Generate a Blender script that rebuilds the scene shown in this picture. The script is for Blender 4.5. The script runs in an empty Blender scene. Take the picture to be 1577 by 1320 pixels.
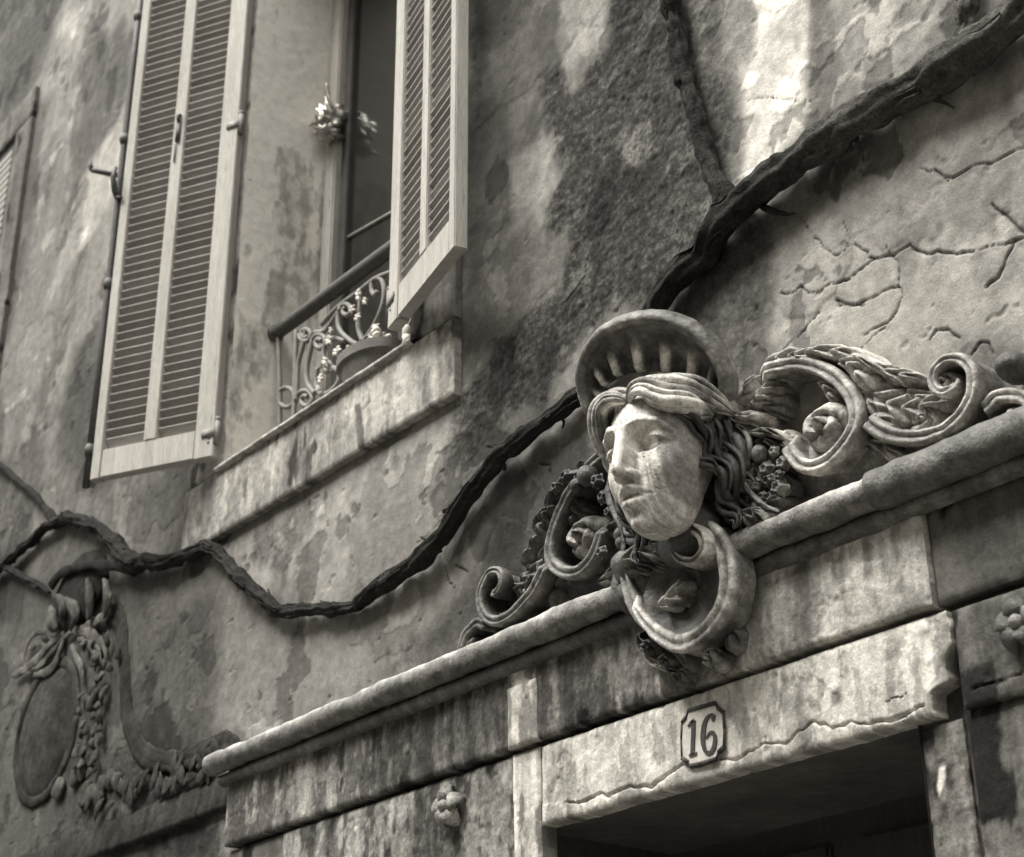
import bpy, bmesh, math, random
import numpy as np
from mathutils import Matrix, Vector
random.seed(7)
PI = math.pi
C = bpy.context.scene.collection
scn = bpy.context.scene

# ------------------------------------------------------------------ camera
F, YAW, PITCH, ROLL = 2593.14, math.radians(38.627), math.radians(25.831), math.radians(-0.447)
CD, CZ = 2.5, 1.6                      # distance from the wall, eye height
_h = np.array([-math.cos(YAW), math.sin(YAW), 0.0])
_fw = _h * math.cos(PITCH) + np.array([0, 0, math.sin(PITCH)])
_r = np.cross(_fw, [0, 0, 1.0]); _r /= np.linalg.norm(_r)
_u = np.cross(_r, _fw)
_r, _u = _r * math.cos(ROLL) + _u * math.sin(ROLL), -_r * math.sin(ROLL) + _u * math.cos(ROLL)
EYE = np.array([0.0, -CD, CZ])
cam = bpy.data.objects.new('camera', bpy.data.cameras.new('camera'))
C.objects.link(cam)
cam.matrix_world = Matrix(((_r[0], _u[0], -_fw[0], EYE[0]), (_r[1], _u[1], -_fw[1], EYE[1]),
                           (_r[2], _u[2], -_fw[2], EYE[2]), (0, 0, 0, 1)))
cam.data.sensor_width = 36
cam.data.lens = F / 1577 * 36
cam.data.clip_start, cam.data.clip_end = 0.05, 3000
cam.data.dof.use_dof = True
cam.data.dof.focus_distance = 3.75
cam.data.dof.aperture_fstop = 5.0
scn.camera = cam

# ------------------------------------------------------------------ sky, sun, exposure
SUN_EL, SUN_AZ = 60.0, -13.0           # degrees; azimuth from straight out of the wall towards the left
world = bpy.data.worlds.new('World'); scn.world = world; world.use_nodes = True
wn, wl = world.node_tree.nodes, world.node_tree.links
wn.clear()
sky = wn.new('ShaderNodeTexSky'); sky.sky_type = 'NISHITA'; sky.sun_disc = False
sky.sun_elevation = math.radians(SUN_EL)
hs = wn.new('ShaderNodeHueSaturation'); hs.inputs['Saturation'].default_value = 0.0
mx = wn.new('ShaderNodeMix'); mx.data_type = 'RGBA'; mx.blend_type = 'MULTIPLY'; mx.inputs[0].default_value = 1
mx.inputs[7].default_value = (1.0, 0.985, 0.94, 1)
bg = wn.new('ShaderNodeBackground'); bg.inputs['Strength'].default_value = 0.12
wo = wn.new('ShaderNodeOutputWorld')
wl.new(sky.outputs[0], hs.inputs['Color']); wl.new(hs.outputs[0], mx.inputs[6])
wl.new(mx.outputs[2], bg.inputs['Color']); wl.new(bg.outputs[0], wo.inputs['Surface'])
sd = bpy.data.lights.new('sun', 'SUN'); sd.energy = 1.5; sd.angle = math.radians(30); sd.color = (1.0, 0.975, 0.92)
sun = bpy.data.objects.new('sun', sd); C.objects.link(sun)
_e, _a = math.radians(SUN_EL), math.radians(SUN_AZ)
to_sun = Vector((math.sin(_a) * math.cos(_e), -math.cos(_a) * math.cos(_e), math.sin(_e)))
sun.rotation_euler = to_sun.to_track_quat('Z', 'Y').to_euler()
sun.location = (-3, -4, 9)
sky.sun_rotation = math.atan2(to_sun.x, to_sun.y)
scn.view_settings.view_transform = 'Standard'
scn.view_settings.look = 'None'
scn.view_settings.exposure = 2.08
scn.view_settings.gamma = 1.0
scn.view_settings.use_curve_mapping = False

# ------------------------------------------------------------------ measuring: a photograph pixel on a known plane -> metres
def ray(px, py): return _fw + _r * (px - 788.5) / F - _u * (py - 660.0) / F
def W(px, py, y=0.0):
    d = ray(px, py); return EYE + d * ((CD + y) / d[1])
def WX(px, py, x):
    d = ray(px, py); return EYE + d * (x / d[0])
def project(x, y, z):
    qx, qy, qz = x - EYE[0], y - EYE[1], z - EYE[2]
    w = qx * _fw[0] + qy * _fw[1] + qz * _fw[2]
    return (788.5 + F * (qx * _r[0] + qy * _r[1] + qz * _r[2]) / w, 660 - F * (qx * _u[0] + qy * _u[1] + qz * _u[2]) / w)
def crop(ox, oy, s): return lambda pts: [(ox + x * s, oy + y * s) for x, y in pts]
c1 = crop(840, 460, .30303); c2 = crop(1100, 460, .30305); c3 = crop(660, 680, .32974)
c4 = crop(0, 680, .48485); c5 = crop(380, 300, .30303)

# ------------------------------------------------------------------ numpy noise
_rng = np.random.default_rng(11)
_T = _rng.random((256, 256, 8))
def vnoise(x, y, k=0):
    xi = np.floor(x).astype(int); yi = np.floor(y).astype(int)
    fx = x - xi; fy = y - yi
    fx = fx * fx * (3 - 2 * fx); fy = fy * fy * (3 - 2 * fy)
    t = _T[:, :, k % 8]
    a = t[xi & 255, yi & 255]; b = t[(xi + 1) & 255, yi & 255]
    c = t[xi & 255, (yi + 1) & 255]; d = t[(xi + 1) & 255, (yi + 1) & 255]
    return (a * (1 - fx) + b * fx) * (1 - fy) + (c * (1 - fx) + d * fx) * fy
def fbm(x, y, oct=4, k=0, g=0.5):
    s = 0; a = 1; n = 0
    for o in range(oct):
        s = s + a * (vnoise(x * 2 ** o + 17.3 * o + k * 5.1, y * 2 ** o - 9.7 * o + k * 3.3, k + o) - .5)
        n += a; a *= g
    return s / n * 2          # about -1..1
def noise3(p, s, k=0):
    return (fbm(p[:, 0] * s + p[:, 1] * s * .37, p[:, 2] * s - p[:, 1] * s * .61, 3, k) +
            fbm(p[:, 1] * s * 1.1 + 5, (p[:, 0] + p[:, 2]) * s * .8, 3, k + 1)) * .6
def sstep(a, b, x):
    t = np.clip((x - a) / (b - a), 0, 1); return t * t * (3 - 2 * t)
def albedo(g):                      # grey seen in the photograph on an open wall -> base colour
    v = np.asarray(g, float) / 255
    lin = np.where(v < .04045, v / 12.92, ((np.maximum(v, .04045) + .055) / 1.055) ** 2.4)
    return lin * 1.35
TINT = (1.0, 0.958, 0.885)
def rgb(g): a = float(albedo(g)); return (a * TINT[0], a * TINT[1], a * TINT[2], 1)

# ------------------------------------------------------------------ materials
def new_mat(name):
    m = bpy.data.materials.new(name); m.use_nodes = True
    nt = m.node_tree; nt.nodes.clear()
    out = nt.nodes.new('ShaderNodeOutputMaterial'); b = nt.nodes.new('ShaderNodeBsdfPrincipled')
    nt.links.new(b.outputs[0], out.inputs[0]); return m, nt, b
def math_node(nt, op, a, b=None, clamp=False):
    n = nt.nodes.new('ShaderNodeMath'); n.operation = op; n.use_clamp = clamp
    for i, v in enumerate((a, b)):
        if v is None: continue
        if isinstance(v, (int, float)): n.inputs[i].default_value = v
        else: nt.links.new(v, n.inputs[i])
    return n.outputs[0]
def noise_node(nt, vec, scale, detail=4, rough=.6, lo=.3, hi=.7, o0=0., o1=1.):
    n = nt.nodes.new('ShaderNodeTexNoise'); n.inputs['Scale'].default_value = scale
    n.inputs['Detail'].default_value = detail; n.inputs['Roughness'].default_value = rough
    nt.links.new(vec, n.inputs['Vector'])
    r = nt.nodes.new('ShaderNodeMapRange'); r.inputs[1].default_value = lo; r.inputs[2].default_value = hi
    r.inputs[3].default_value = o0; r.inputs[4].default_value = o1
    nt.links.new(n.outputs[0], r.inputs[0]); return r.outputs[0]
def surface(name, tone=None, rough=.85, grain=(90, .25), blotch=(9, .2), bump=.25, bump_scale=120, stretch=None,
            speck=0.0, spec=.3, coarse=0.0, chips=0.0):
    """a weathered surface: base tone (number, or the mesh attribute 'tone'), grain, blotches, fine relief"""
    m, nt, b = new_mat(name)
    tc = nt.nodes.new('ShaderNodeTexCoord'); vec = tc.outputs['Object']
    if stretch:
        mp = nt.nodes.new('ShaderNodeMapping'); mp.inputs['Scale'].default_value = stretch
        nt.links.new(vec, mp.inputs[0]); vec = mp.outputs[0]
    if tone is None:
        at = nt.nodes.new('ShaderNodeAttribute'); at.attribute_name = 'tone'; v = at.outputs['Fac']
    else:
        vn = nt.nodes.new('ShaderNodeValue'); vn.outputs[0].default_value = float(albedo(tone)); v = vn.outputs[0]
    v = math_node(nt, 'MULTIPLY', v, noise_node(nt, vec, grain[0], 5, .7, .3, .7, 1 - grain[1], 1 + grain[1]))
    v = math_node(nt, 'MULTIPLY', v, noise_node(nt, vec, blotch[0], 5, .6, .3, .7, 1 - blotch[1], 1 + blotch[1]))
    if speck:
        ms = nt.nodes.new('ShaderNodeAttribute'); ms.attribute_name = 'moss'
        sp = noise_node(nt, vec, 70, 6, .75, .36, .66, -1, 1)
        sp2 = noise_node(nt, vec, 28, 5, .7, .40, .62, -1, 1)
        s = math_node(nt, 'MULTIPLY', math_node(nt, 'ADD', sp, math_node(nt, 'MULTIPLY', sp2, .8)), ms.outputs['Fac'])
        v = math_node(nt, 'MULTIPLY', v, math_node(nt, 'POWER', 2.0, math_node(nt, 'MULTIPLY', s, speck)))
    if chips:                          # flaked paint showing grey wood
        ch = noise_node(nt, vec, 16, 8, .75, .58, .64, 0, 1)
        v = math_node(nt, 'MULTIPLY', v, math_node(nt, 'SUBTRACT', 1.0, math_node(nt, 'MULTIPLY', ch, chips)))
    v = math_node(nt, 'MINIMUM', v, .82)
    cc = nt.nodes.new('ShaderNodeCombineColor')
    for i in range(3): nt.links.new(math_node(nt, 'MULTIPLY', v, TINT[i]), cc.inputs[i])
    nt.links.new(cc.outputs[0], b.inputs['Base Color'])
    b.inputs['Roughness'].default_value = rough
    b.inputs['Specular IOR Level'].default_value = spec
    bn = noise_node(nt, vec, bump_scale, 6, .7, .2, .8)
    if coarse:
        bn = math_node(nt, 'ADD', bn, math_node(nt, 'MULTIPLY', noise_node(nt, vec, 22, 5, .6, .3, .7), coarse))
    bp = nt.nodes.new('ShaderNodeBump'); bp.inputs['Strength'].default_value = bump; bp.inputs['Distance'].default_value = .006
    nt.links.new(bn, bp.inputs['Height']); nt.links.new(bp.outputs[0], b.inputs['Normal'])
    return m
M_WALL = surface('weathered_plaster', None, .9, (190, .22), (26, .16), .30, 170, speck=.85, coarse=.5, spec=.15)
M_STUCCO = surface('weathered_stucco', None, .42, (130, .45), (34, .5), .5, 110, spec=.5, coarse=.6)
M_CREST = surface('sooty_stucco', None, .95, (130, .4), (30, .4), .5, 110, spec=.08, coarse=.8)
M_WOOD = surface('painted_wood', 152, .7, (40, .18), (5, .16), .3, 60, (6, 6, .6), spec=.25, chips=.45)
M_SLAT = surface('slat_paint', 128, .7, (60, .15), (8, .15), .2, 60, (.6, 6, 6), spec=.25)
M_IRON = surface('rusty_iron', 62, .6, (150, .35), (30, .3), .3, 150, spec=.4)
M_IRONPALE = surface('dusty_iron', 108, .65, (150, .3), (30, .25), .3, 150, spec=.4)
M_DARK = surface('dark_interior', 62, .9, (20, .2), (3, .2), .2, 40)
M_DOOR = surface('dark_door_wood', 58, .6, (60, .2), (8, .2), .3, 60, (6, 6, .6))
M_BARK = surface('vine_bark', None, .95, (120, .5), (25, .4), .9, 70, (1, 1, 1), spec=.1, coarse=1.2)
M_PALE = surface('dried_petals', 190, .8, (80, .2), (20, .3), .3, 90)
M_POT = surface('clay_pot', 92, .8, (120, .2), (14, .25), .3, 110)
M_TIN = surface('crumpled_tin', 165, .25, (70, .3), (14, .5), .4, 60, spec=.6)
[n for n in M_TIN.node_tree.nodes if n.type == 'BSDF_PRINCIPLED'][0].inputs['Metallic'].default_value = .85
M_BLACK = surface('black_paint', 58, .7, (120, .3), (30, .3), .3, 120)
M_GROUND = surface('paving', 110, .9, (30, .3), (3, .3), .3, 30)
mg, ntg, bgl = new_mat('window_glass')
bgl.inputs['Base Color'].default_value = (.02, .019, .017, 1); bgl.inputs['Roughness'].default_value = .12
M_GLASS = mg

# ------------------------------------------------------------------ objects
def link(name, me, mat=None, parent=None, loc=None):
    o = bpy.data.objects.new(name, me); C.objects.link(o)
    if me is not None and mat is not None and not me.materials: me.materials.append(mat)
    if parent is not None: o.parent = parent
    if loc is not None: o.location = loc
    return o
def thing(name, label, cat, loc=(0, 0, 0), group=None, rotz=0):
    o = bpy.data.objects.new(name, None); C.objects.link(o); o.location = loc; o.rotation_euler = (0, 0, rotz)
    o.empty_display_size = .1; o['label'] = label; o['category'] = cat
    if group: o['group'] = group
    return o
class MB:
    """collects vertices and faces for ONE mesh"""
    def __init__(s): s.V = []; s.Fq = []; s.n = 0; s.tone = []; s.has = False
    def add(s, V, faces, tone=None):
        V = np.asarray(V, float).reshape(-1, 3)
        s.V.append(V); s.Fq += [tuple(int(i) + s.n for i in f) for f in faces]
        s.tone.append(np.full(len(V), np.nan) if tone is None else np.broadcast_to(np.asarray(tone, float), (len(V),)).copy())
        s.n += len(V); return s
    def grid(s, P, closed_u=False, closed_v=False, tone=None, cap=False, flip=False):
        P = np.asarray(P, float); a, b = P.shape[:2]; f = []
        for i in range(a if closed_u else a - 1):
            i2 = (i + 1) % a
            for j in range(b if closed_v else b - 1):
                j2 = (j + 1) % b
                q = (i * b + j, i * b + j2, i2 * b + j2, i2 * b + j)
                f.append(q[::-1] if flip else q)
        if cap:
            f.append(tuple(range(b))[::1] if flip else tuple(range(b))[::-1])
            f.append(tuple(a * b - b + j for j in (range(b - 1, -1, -1) if flip else range(b))))
        t = None if tone is None else np.broadcast_to(np.asarray(tone, float), (a, b)).ravel()
        return s.add(P.reshape(-1, 3), f, t)
    def box(s, x0, x1, y0, y1, z0, z1):
        V = [(x, y, z) for x in (x0, x1) for y in (y0, y1) for z in (z0, z1)]
        return s.add(V, [(0, 1, 3, 2), (4, 6, 7, 5), (0, 4, 5, 1), (2, 3, 7, 6), (0, 2, 6, 4), (1, 5, 7, 3)])
    def bbox(s, x0, x1, y0, y1, z0, z1, b=.003):
        """box with bevelled long edges"""
        bm = bmesh.new(); bmesh.ops.create_cube(bm, size=1)
        for v in bm.verts:
            v.co.x = x0 if v.co.x < 0 else x1; v.co.y = y0 if v.co.y < 0 else y1; v.co.z = z0 if v.co.z < 0 else z1
        bmesh.ops.bevel(bm, geom=bm.edges[:], offset=b, segments=2, affect='EDGES')
        bm.verts.index_update()
        s.add([v.co[:] for v in bm.verts], [[v.index for v in f.verts] for f in bm.faces]); bm.free(); return s
    def tube(s, pts, rad, n=8, tone=None, squash=1.0, wob=0.0, k=0, twist=0.0, lobes=0, lobe_amp=0.0):
        pts = np.asarray(pts, float); N = len(pts)
        rad = np.broadcast_to(np.asarray(rad, float), (N,))
        t = np.gradient(pts, axis=0); t /= np.linalg.norm(t, axis=1)[:, None] + 1e-12
        up = np.array([0.13, -1, .21]); up /= np.linalg.norm(up)
        P = []
        for i in range(N):
            b = up - t[i] * (up @ t[i]); b /= np.linalg.norm(b) + 1e-9; c = np.cross(t[i], b); up = b
            a = np.linspace(0, 2 * PI, n, endpoint=False)
            rr = rad[i] * (1 + (lobe_amp * np.cos(lobes * (a + twist * i)) if lobes else 0))
            if wob: rr = rr * (1 + wob * (vnoise(a * 1.3 + k, np.full(n, i * .35 + k), k) - .5) * 2)
            P.append(pts[i] + np.outer(np.cos(a) * rr * squash, b) + np.outer(np.sin(a) * rr, c))
        return s.grid(np.array(P), closed_v=True, cap=True, tone=tone)
    def sphere(s, c, r, n=12, m=8, tone=None):
        r = np.broadcast_to(np.asarray(r, float), (3,))
        th = np.linspace(.02, PI - .02, m); ph = np.linspace(0, 2 * PI, n, endpoint=False)
        P = np.stack([np.sin(th)[:, None] * np.cos(ph) * r[0] + c[0], np.sin(th)[:, None] * np.sin(ph) * r[1] + c[1],
                      np.cos(th)[:, None] * np.ones(n) * r[2] + c[2]], -1)
        return s.grid(P, closed_v=True, cap=True, tone=tone, flip=True)
    def arrays(s): return np.concatenate(s.V), np.concatenate(s.tone)
    def mesh(s, name, smooth=True, tones=None, wear=0.0, wscale=60, angle=None):
        V, T = s.arrays()
        me = bpy.data.meshes.new(name)
        if wear:
            tmp = V + 0
            V = V + np.stack([noise3(tmp, wscale, 1), noise3(tmp, wscale, 3), noise3(tmp, wscale, 5)], 1) * wear
        me.from_pydata(V.tolist(), [], s.Fq); me.update()
        if tones is not None:
            if callable(tones): base = tones(V)
            else: base = np.full(len(V), float(tones))
            T = np.where(np.isnan(T), base, base * T)
            at = me.attributes.new('tone', 'FLOAT', 'POINT'); at.data.foreach_set('value', np.clip(T, .015, .8).astype(np.float32))
        if smooth:
            me.polygons.foreach_set('use_smooth', [True] * len(me.polygons))
            if angle: me.set_sharp_from_angle(angle=math.radians(angle))
        return me
def grime(lo=45, hi=150, s=9, bias=0.0, streak=.5, k=2):
    """per-vertex stucco tone: soot, washed streaks and bare lime"""
    def f(V):
        n = noise3(V, s, k) * .8 + noise3(V, s * 3.2, k + 2) * .6 + streak * fbm(V[:, 0] * 55, V[:, 2] * 5, 3, k + 1)
        t = np.clip(.5 + bias + .62 * n, 0, 1)
        return albedo(lo + (hi - lo) * t)
    return f
def smooth_path(p, n=60):
    """Catmull-Rom through points"""
    p = np.asarray(p, float); N = len(p)
    q = np.vstack([2 * p[0] - p[1], p, 2 * p[-1] - p[-2]])
    d = np.r_[0, np.cumsum(np.linalg.norm(np.diff(p, axis=0), axis=1))]
    out = []
    for s in np.linspace(0, d[-1], n):
        i = min(max(np.searchsorted(d, s, 'right') - 1, 0), N - 2)
        t = (s - d[i]) / (d[i + 1] - d[i] + 1e-12)
        a, b, c, e = q[i], q[i + 1], q[i + 2], q[i + 3]
        out.append(.5 * (2 * b + (c - a) * t + (2 * a - 5 * b + 4 * c - e) * t * t + (3 * b - a - 3 * c + e) * t ** 3))
    return np.array(out)

# ------------------------------------------------------------------ plaster sheets: real relief + dirt that belongs to the wall, some shade painted in
def poly_sd(X, Z, P):
    """signed distance (m, + inside) to a polygon"""
    P = np.asarray(P, float); d = np.full(X.shape, 1e9); ins = np.zeros(X.shape, bool)
    for (ax, az), (bx, bz) in zip(P, np.roll(P, -1, 0)):
        ex, ez = bx - ax, bz - az
        t = np.clip(((X - ax) * ex + (Z - az) * ez) / (ex * ex + ez * ez + 1e-12), 0, 1)
        d = np.minimum(d, (X - ax - t * ex) ** 2 + (Z - az - t * ez) ** 2)
        c = ((az > Z) != (bz > Z)) & (X < ex * (Z - az) / (ez + 1e-12) + ax)
        ins ^= c
    return np.where(ins, 1, -1) * np.sqrt(d)
def line_d(X, Z, P):
    d = np.full(X.shape, 1e9)
    for (ax, az), (bx, bz) in zip(P[:-1], P[1:]):
        ex, ez = bx - ax, bz - az
        t = np.clip(((X - ax) * ex + (Z - az) * ez) / (ex * ex + ez * ez + 1e-12), 0, 1)
        d = np.minimum(d, (X - ax - t * ex) ** 2 + (Z - az - t * ez) ** 2)
    return np.sqrt(d)
def onwall(pts, y=0.0): return [(W(px, py, y)[0], W(px, py, y)[2]) for px, py in pts]
# (photo outline, grey, edge softness m, edge noise m, noise scale, strength, moss)
STAINS_AND_SHADE = [
 # far left wall
 ([(-80,-60),(240,-60),(190,250),(160,560),(130,760),(-80,760)], 112, .10, .10, 3, .9, .0),
 ([(-60,-60),(110,-60),(60,100),(20,180),(-60,220)], 62, .16, .14, 5, .8, .5),
 ([(100,40),(150,20),(150,150),(110,230),(120,110)], 152, .06, .08, 6, .6, .1),
 ([(130,60),(210,40),(195,190),(150,210),(120,330),(95,380),(110,240)], 66, .06, .08, 7, .8, .1),
 ([(190,170),(205,260),(160,320),(120,400),(80,450),(110,300)], 150, .05, .08, 6, .65, .0),
 ([(60,140),(75,150),(40,420),(12,520),(8,400)], 74, .06, .05, 6, .8, .0),  # shadow along the neighbouring window surround, painted as a dark strip
 ([(165,470),(175,520),(150,720),(90,740),(85,640),(120,540)], 52, .06, .08, 6, .8, .1),
 ([(0,560),(60,600),(90,760),(0,720)], 86, .12, .1, 5, .7, .0),
 ([(-40,720),(330,720),(330,840),(200,850),(80,800),(-40,860)], 98, .12, .08, 6, .8, .1),
 ([(130,745),(260,740),(270,830),(190,830)], 78, .06, .06, 9, .7, .1),
 # lower left
 ([(-60,860),(210,860),(340,880),(330,1170),(345,1400),(-60,1400)], 66, .12, .1, 5, .9, .2),
 ([(230,920),(310,880),(345,900),(280,960),(235,1010)], 116, .05, .05, 9, .6, .0),
 ([(215,960),(330,940),(325,1120),(240,1080)], 70, .10, .08, 7, .6, .3),
 ([(120,1180),(340,1130),(345,1320),(100,1340)], 58, .08, .08, 10, .8, .7),
 # wall between window and vine
 ([(330,850),(700,620),(740,700),(680,860),(560,935),(430,935)], 126, .10, .08, 6, .85, .1),
 ([(395,820),(450,790),(475,820),(440,880),(405,870)], 80, .04, .06, 14, .8, .5),
 ([(440,800),(470,770),(480,800),(440,840)], 90, .04, .05, 14, .6, .4),
 ([(520,770),(720,650),(740,660),(660,760),(540,840)], 138, .06, .05, 8, .45, .0),
 ([(360,960),(560,950),(680,880),(800,770),(860,740),(720,960),(600,1050),(350,1150)], 116, .08, .06, 5, .8, .0),
 ([(350,960),(480,960),(440,1090),(350,1140)], 96, .10, .08, 6, .6, .1),
 ([(560,1060),(640,980),(700,930),(740,880),(850,740),(900,680),(960,720),(950,900),(760,960),(640,1030)], 70, .10, .07, 7, .75, .3),
 ([(600,1030),(680,950),(720,990),(640,1030)], 58, .05, .05, 12, .7, .5),
 ([(640,1010),(690,930),(740,870),(770,800),(800,745),(850,705),(900,680),(940,760),(860,900),(720,980)], 56, .05, .04, 9, .8, .3),  # dark band that follows the left scroll's outline
 # centre wall right of the shutter
 ([(705,-60),(1010,-60),(1000,380),(880,480),(820,560),(700,620)], 102, .10, .06, 5, .9, .1),
 ([(715,-60),(770,-60),(760,180),(725,260),(715,420)], 62, .08, .08, 5, .75, .1),
 ([(740,190),(790,150),(800,180),(770,330),(740,420)], 74, .10, .08, 7, .6, .1),
 ([(775,20),(820,0),(830,110),(795,180),(780,140)], 118, .08, .06, 7, .6, .0),
 ([(790,240),(860,200),(885,225),(885,290),(840,370),(795,350)], 148, .035, .035, 9, .8, .0),
 ([(862,-40),(945,-40),(935,70),(895,90),(885,130),(865,90)], 142, .02, .03, 16, .85, .15),
 ([(700,420),(850,330),(870,420),(830,560),(700,640)], 108, .10, .08, 6, .7, .2),
 # moss-black patch
 ([(945,-60),(1100,-60),(1120,320),(1010,470),(950,490),(905,520),(860,570),(780,650),(730,700),(700,640),(760,540),(850,440),(870,380),(845,330),(890,260),(830,190),(840,120),(880,130),(930,60)], 52, .04, .06, 10, .9, 1.25),
 ([(955,205),(1000,195),(1000,240),(985,265),(960,255)], 104, .02, .03, 22, .75, .8),
 ([(870,440),(910,380),(905,430),(870,470)], 118, .02, .04, 25, .55, .8),
 ([(705,640),(745,590),(770,640),(730,720),(700,720)], 72, .05, .05, 14, .7, .8),
 # right of the branch
 ([(1010,-60),(1130,-60),(1125,120),(1135,330),(1090,330),(1050,150)], 74, .06, .05, 7, .85, .6),
 ([(1110,-60),(1290,-60),(1260,180),(1200,270),(1140,280)], 128, .05, .06, 7, .85, .2),
 ([(1146,-60),(1246,-60),(1240,110),(1240,200),(1165,275),(1150,250),(1146,120)], 205, .035, .045, 9, .92, .15),
 ([(1125,20),(1160,10),(1160,80),(1128,70)], 110, .03, .05, 14, .6, .3),
 ([(1246,-60),(1310,-60),(1300,60),(1270,150),(1245,190)], 84, .05, .05, 7, .8, .2),
 ([(1300,-60),(1480,-60),(1440,70),(1330,170),(1250,210),(1290,80)], 128, .06, .06, 6, .85, .15),
 ([(1370,-20),(1420,-20),(1420,40),(1370,50)], 98, .05, .05, 9, .5, .2),
 ([(1190,380),(1300,230),(1450,110),(1700,-60),(1700,620),(1560,640),(1300,720),(1170,580)], 140, .06, .05, 5, .92, .1),
 ([(1480,150),(1640,60),(1640,300),(1540,280)], 120, .10, .08, 5, .6, .1),
 ([(1240,300),(1360,230),(1400,260),(1290,310),(1220,350)], 104, .05, .06, 10, .55, .3),
 ([(1210,290),(1250,240),(1330,210),(1290,250),(1220,320),(1195,335)], 160, .02, .03, 14, .5, .1),
 # dark patch between vine and ornament
 ([(1120,330),(1195,340),(1190,390),(1180,470),(1170,570),(1130,590),(960,500),(1020,440)], 62, .03, .03, 9, .9, .5),
 ([(1130,560),(1180,540),(1330,530),(1560,560),(1600,640),(1340,740),(1160,800)], 118, .06, .06, 7, .7, .2),
 ([(1500,540),(1700,480),(1700,640),(1500,640)], 86, .06, .05, 8, .7, .1),
 # below the rod, right
 ([(1440,760),(1700,640),(1700,1000),(1440,960)], 80, .03, .03, 7, .9, .15),
 ([(1455,930),(1700,860),(1700,1500),(1470,1500)], 84, .03, .04, 7, .9, .3),
 ([(1500,1100),(1577,1060),(1577,1320),(1500,1320)], 96, .08, .06, 7, .5, .3),
]
def make_stains_and_shade():
    out = []
    for i, (pts, g, soft, en, ns, st, ms) in enumerate(STAINS_AND_SHADE):
        P = np.array(onwall(pts)); out.append((P, P.min(0) - soft - en - .05, P.max(0) + soft + en + .05, g, soft, en, ns, st, ms, i))
    return out
_ST = make_stains_and_shade()
CRACKS = [
 ([(1316,376),(1345,400),(1362,398),(1380,391),(1400,376),(1404,384),(1430,390),(1500,388)], .0035),
 ([(1204,452),(1225,450),(1234,440),(1250,453),(1268,447),(1282,438),(1305,432)], .0025),
 ([(1288,462),(1300,468),(1322,468),(1345,458),(1375,442)], .0035),
 ([(1700,400),(1577,358),(1556,341),(1527,316)], .004), ([(1577,366),(1560,372),(1550,400),(1538,425),(1521,441)], .0045),
 ([(1365,380),(1375,398),(1383,405),(1384,440),(1392,452),(1380,480),(1355,510),(1320,540)], .0022),
 ([(1440,265),(1470,276),(1500,258),(1545,244),(1577,228),(1650,210)], .0028), ([(1420,262),(1445,268),(1462,280)], .002),
 ([(1433,522),(1440,508),(1458,507),(1478,520)], .0035), ([(1497,546),(1510,528),(1520,530),(1528,546)], .0035),
 ([(1286,462),(1290,470),(1330,471)], .003), ([(1330,515),(1365,495),(1385,470)], .0022),
 ([(1305,432),(1325,415),(1345,400)], .0022), ([(1500,388),(1530,380),(1560,372)], .0016), ([(1375,442),(1384,440)], .002), ([(1230,330),(1262,372),(1290,395),(1316,376)], .0015),
 ([(1205,540),(1240,505),(1262,480)], .0016), ([(1300,345),(1310,370),(1300,390)], .0015),
 ([(832,714),(848,716),(846,728)], .003), ([(700,870),(712,878),(722,880)], .003), ([(684,872),(692,895),(700,905)], .002),
 ([(1500,1062),(1520,1052),(1550,1048),(1577,1035)], .004), ([(1485,1085),(1510,1060),(1540,1050)], .003), ([(1500,1064),(1530,1078),(1548,1084)], .003),
 ([(870,470),(900,430),(910,380)], .0016), ([(1160,150),(1250,158)], .0012),
]
_CR = [(np.array(onwall(p)), w) for p, w in CRACKS]
_LC = [(876,1236),(893,1238),(910,1233),(931,1222),(938,1228),(950,1222),(966,1215),(988,1214),(1004,1212),(1017,1208),(1032,1196),(1044,1186),(1056,1177),(1080,1180),(1106,1169),(1122,1171),(1136,1172),(1146,1169),(1153,1163),(1165,1156),(1177,1147),(1195,1146),(1212,1149),(1222,1140),(1236,1126),(1256,1116),(1266,1117),(1273,1113),(1285,1123),(1297,1120),(1307,1121),(1311,1116),(1317,1112),(1330,1116),(1350,1114),(1375,1112),(1400,1104),(1420,1090),(1440,1082)]
LINTEL_CRACKS = [(np.array(onwall(_LC, -.035)), .0042), (np.array(onwall([(1370,1085),(1385,1075),(1402,1070)], -.035)), .002)]
def stain(X, Z, T, Ms):
    for P, lo, hi, g, soft, en, ns, st, ms, i in _ST:
        b = (X > lo[0]) & (X < hi[0]) & (Z > lo[1]) & (Z < hi[1])
        if not b.any(): continue
        x, z = X[b], Z[b]
        sdv = poly_sd(x, z, P) + en * (fbm(x * ns, z * ns * .7, 5, i) * 1.6)
        m = sstep(-soft, soft, sdv) * st
        T[b] = T[b] * (1 - m) + g * m
        Ms[b] = Ms[b] * (1 - m) + ms * m
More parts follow.
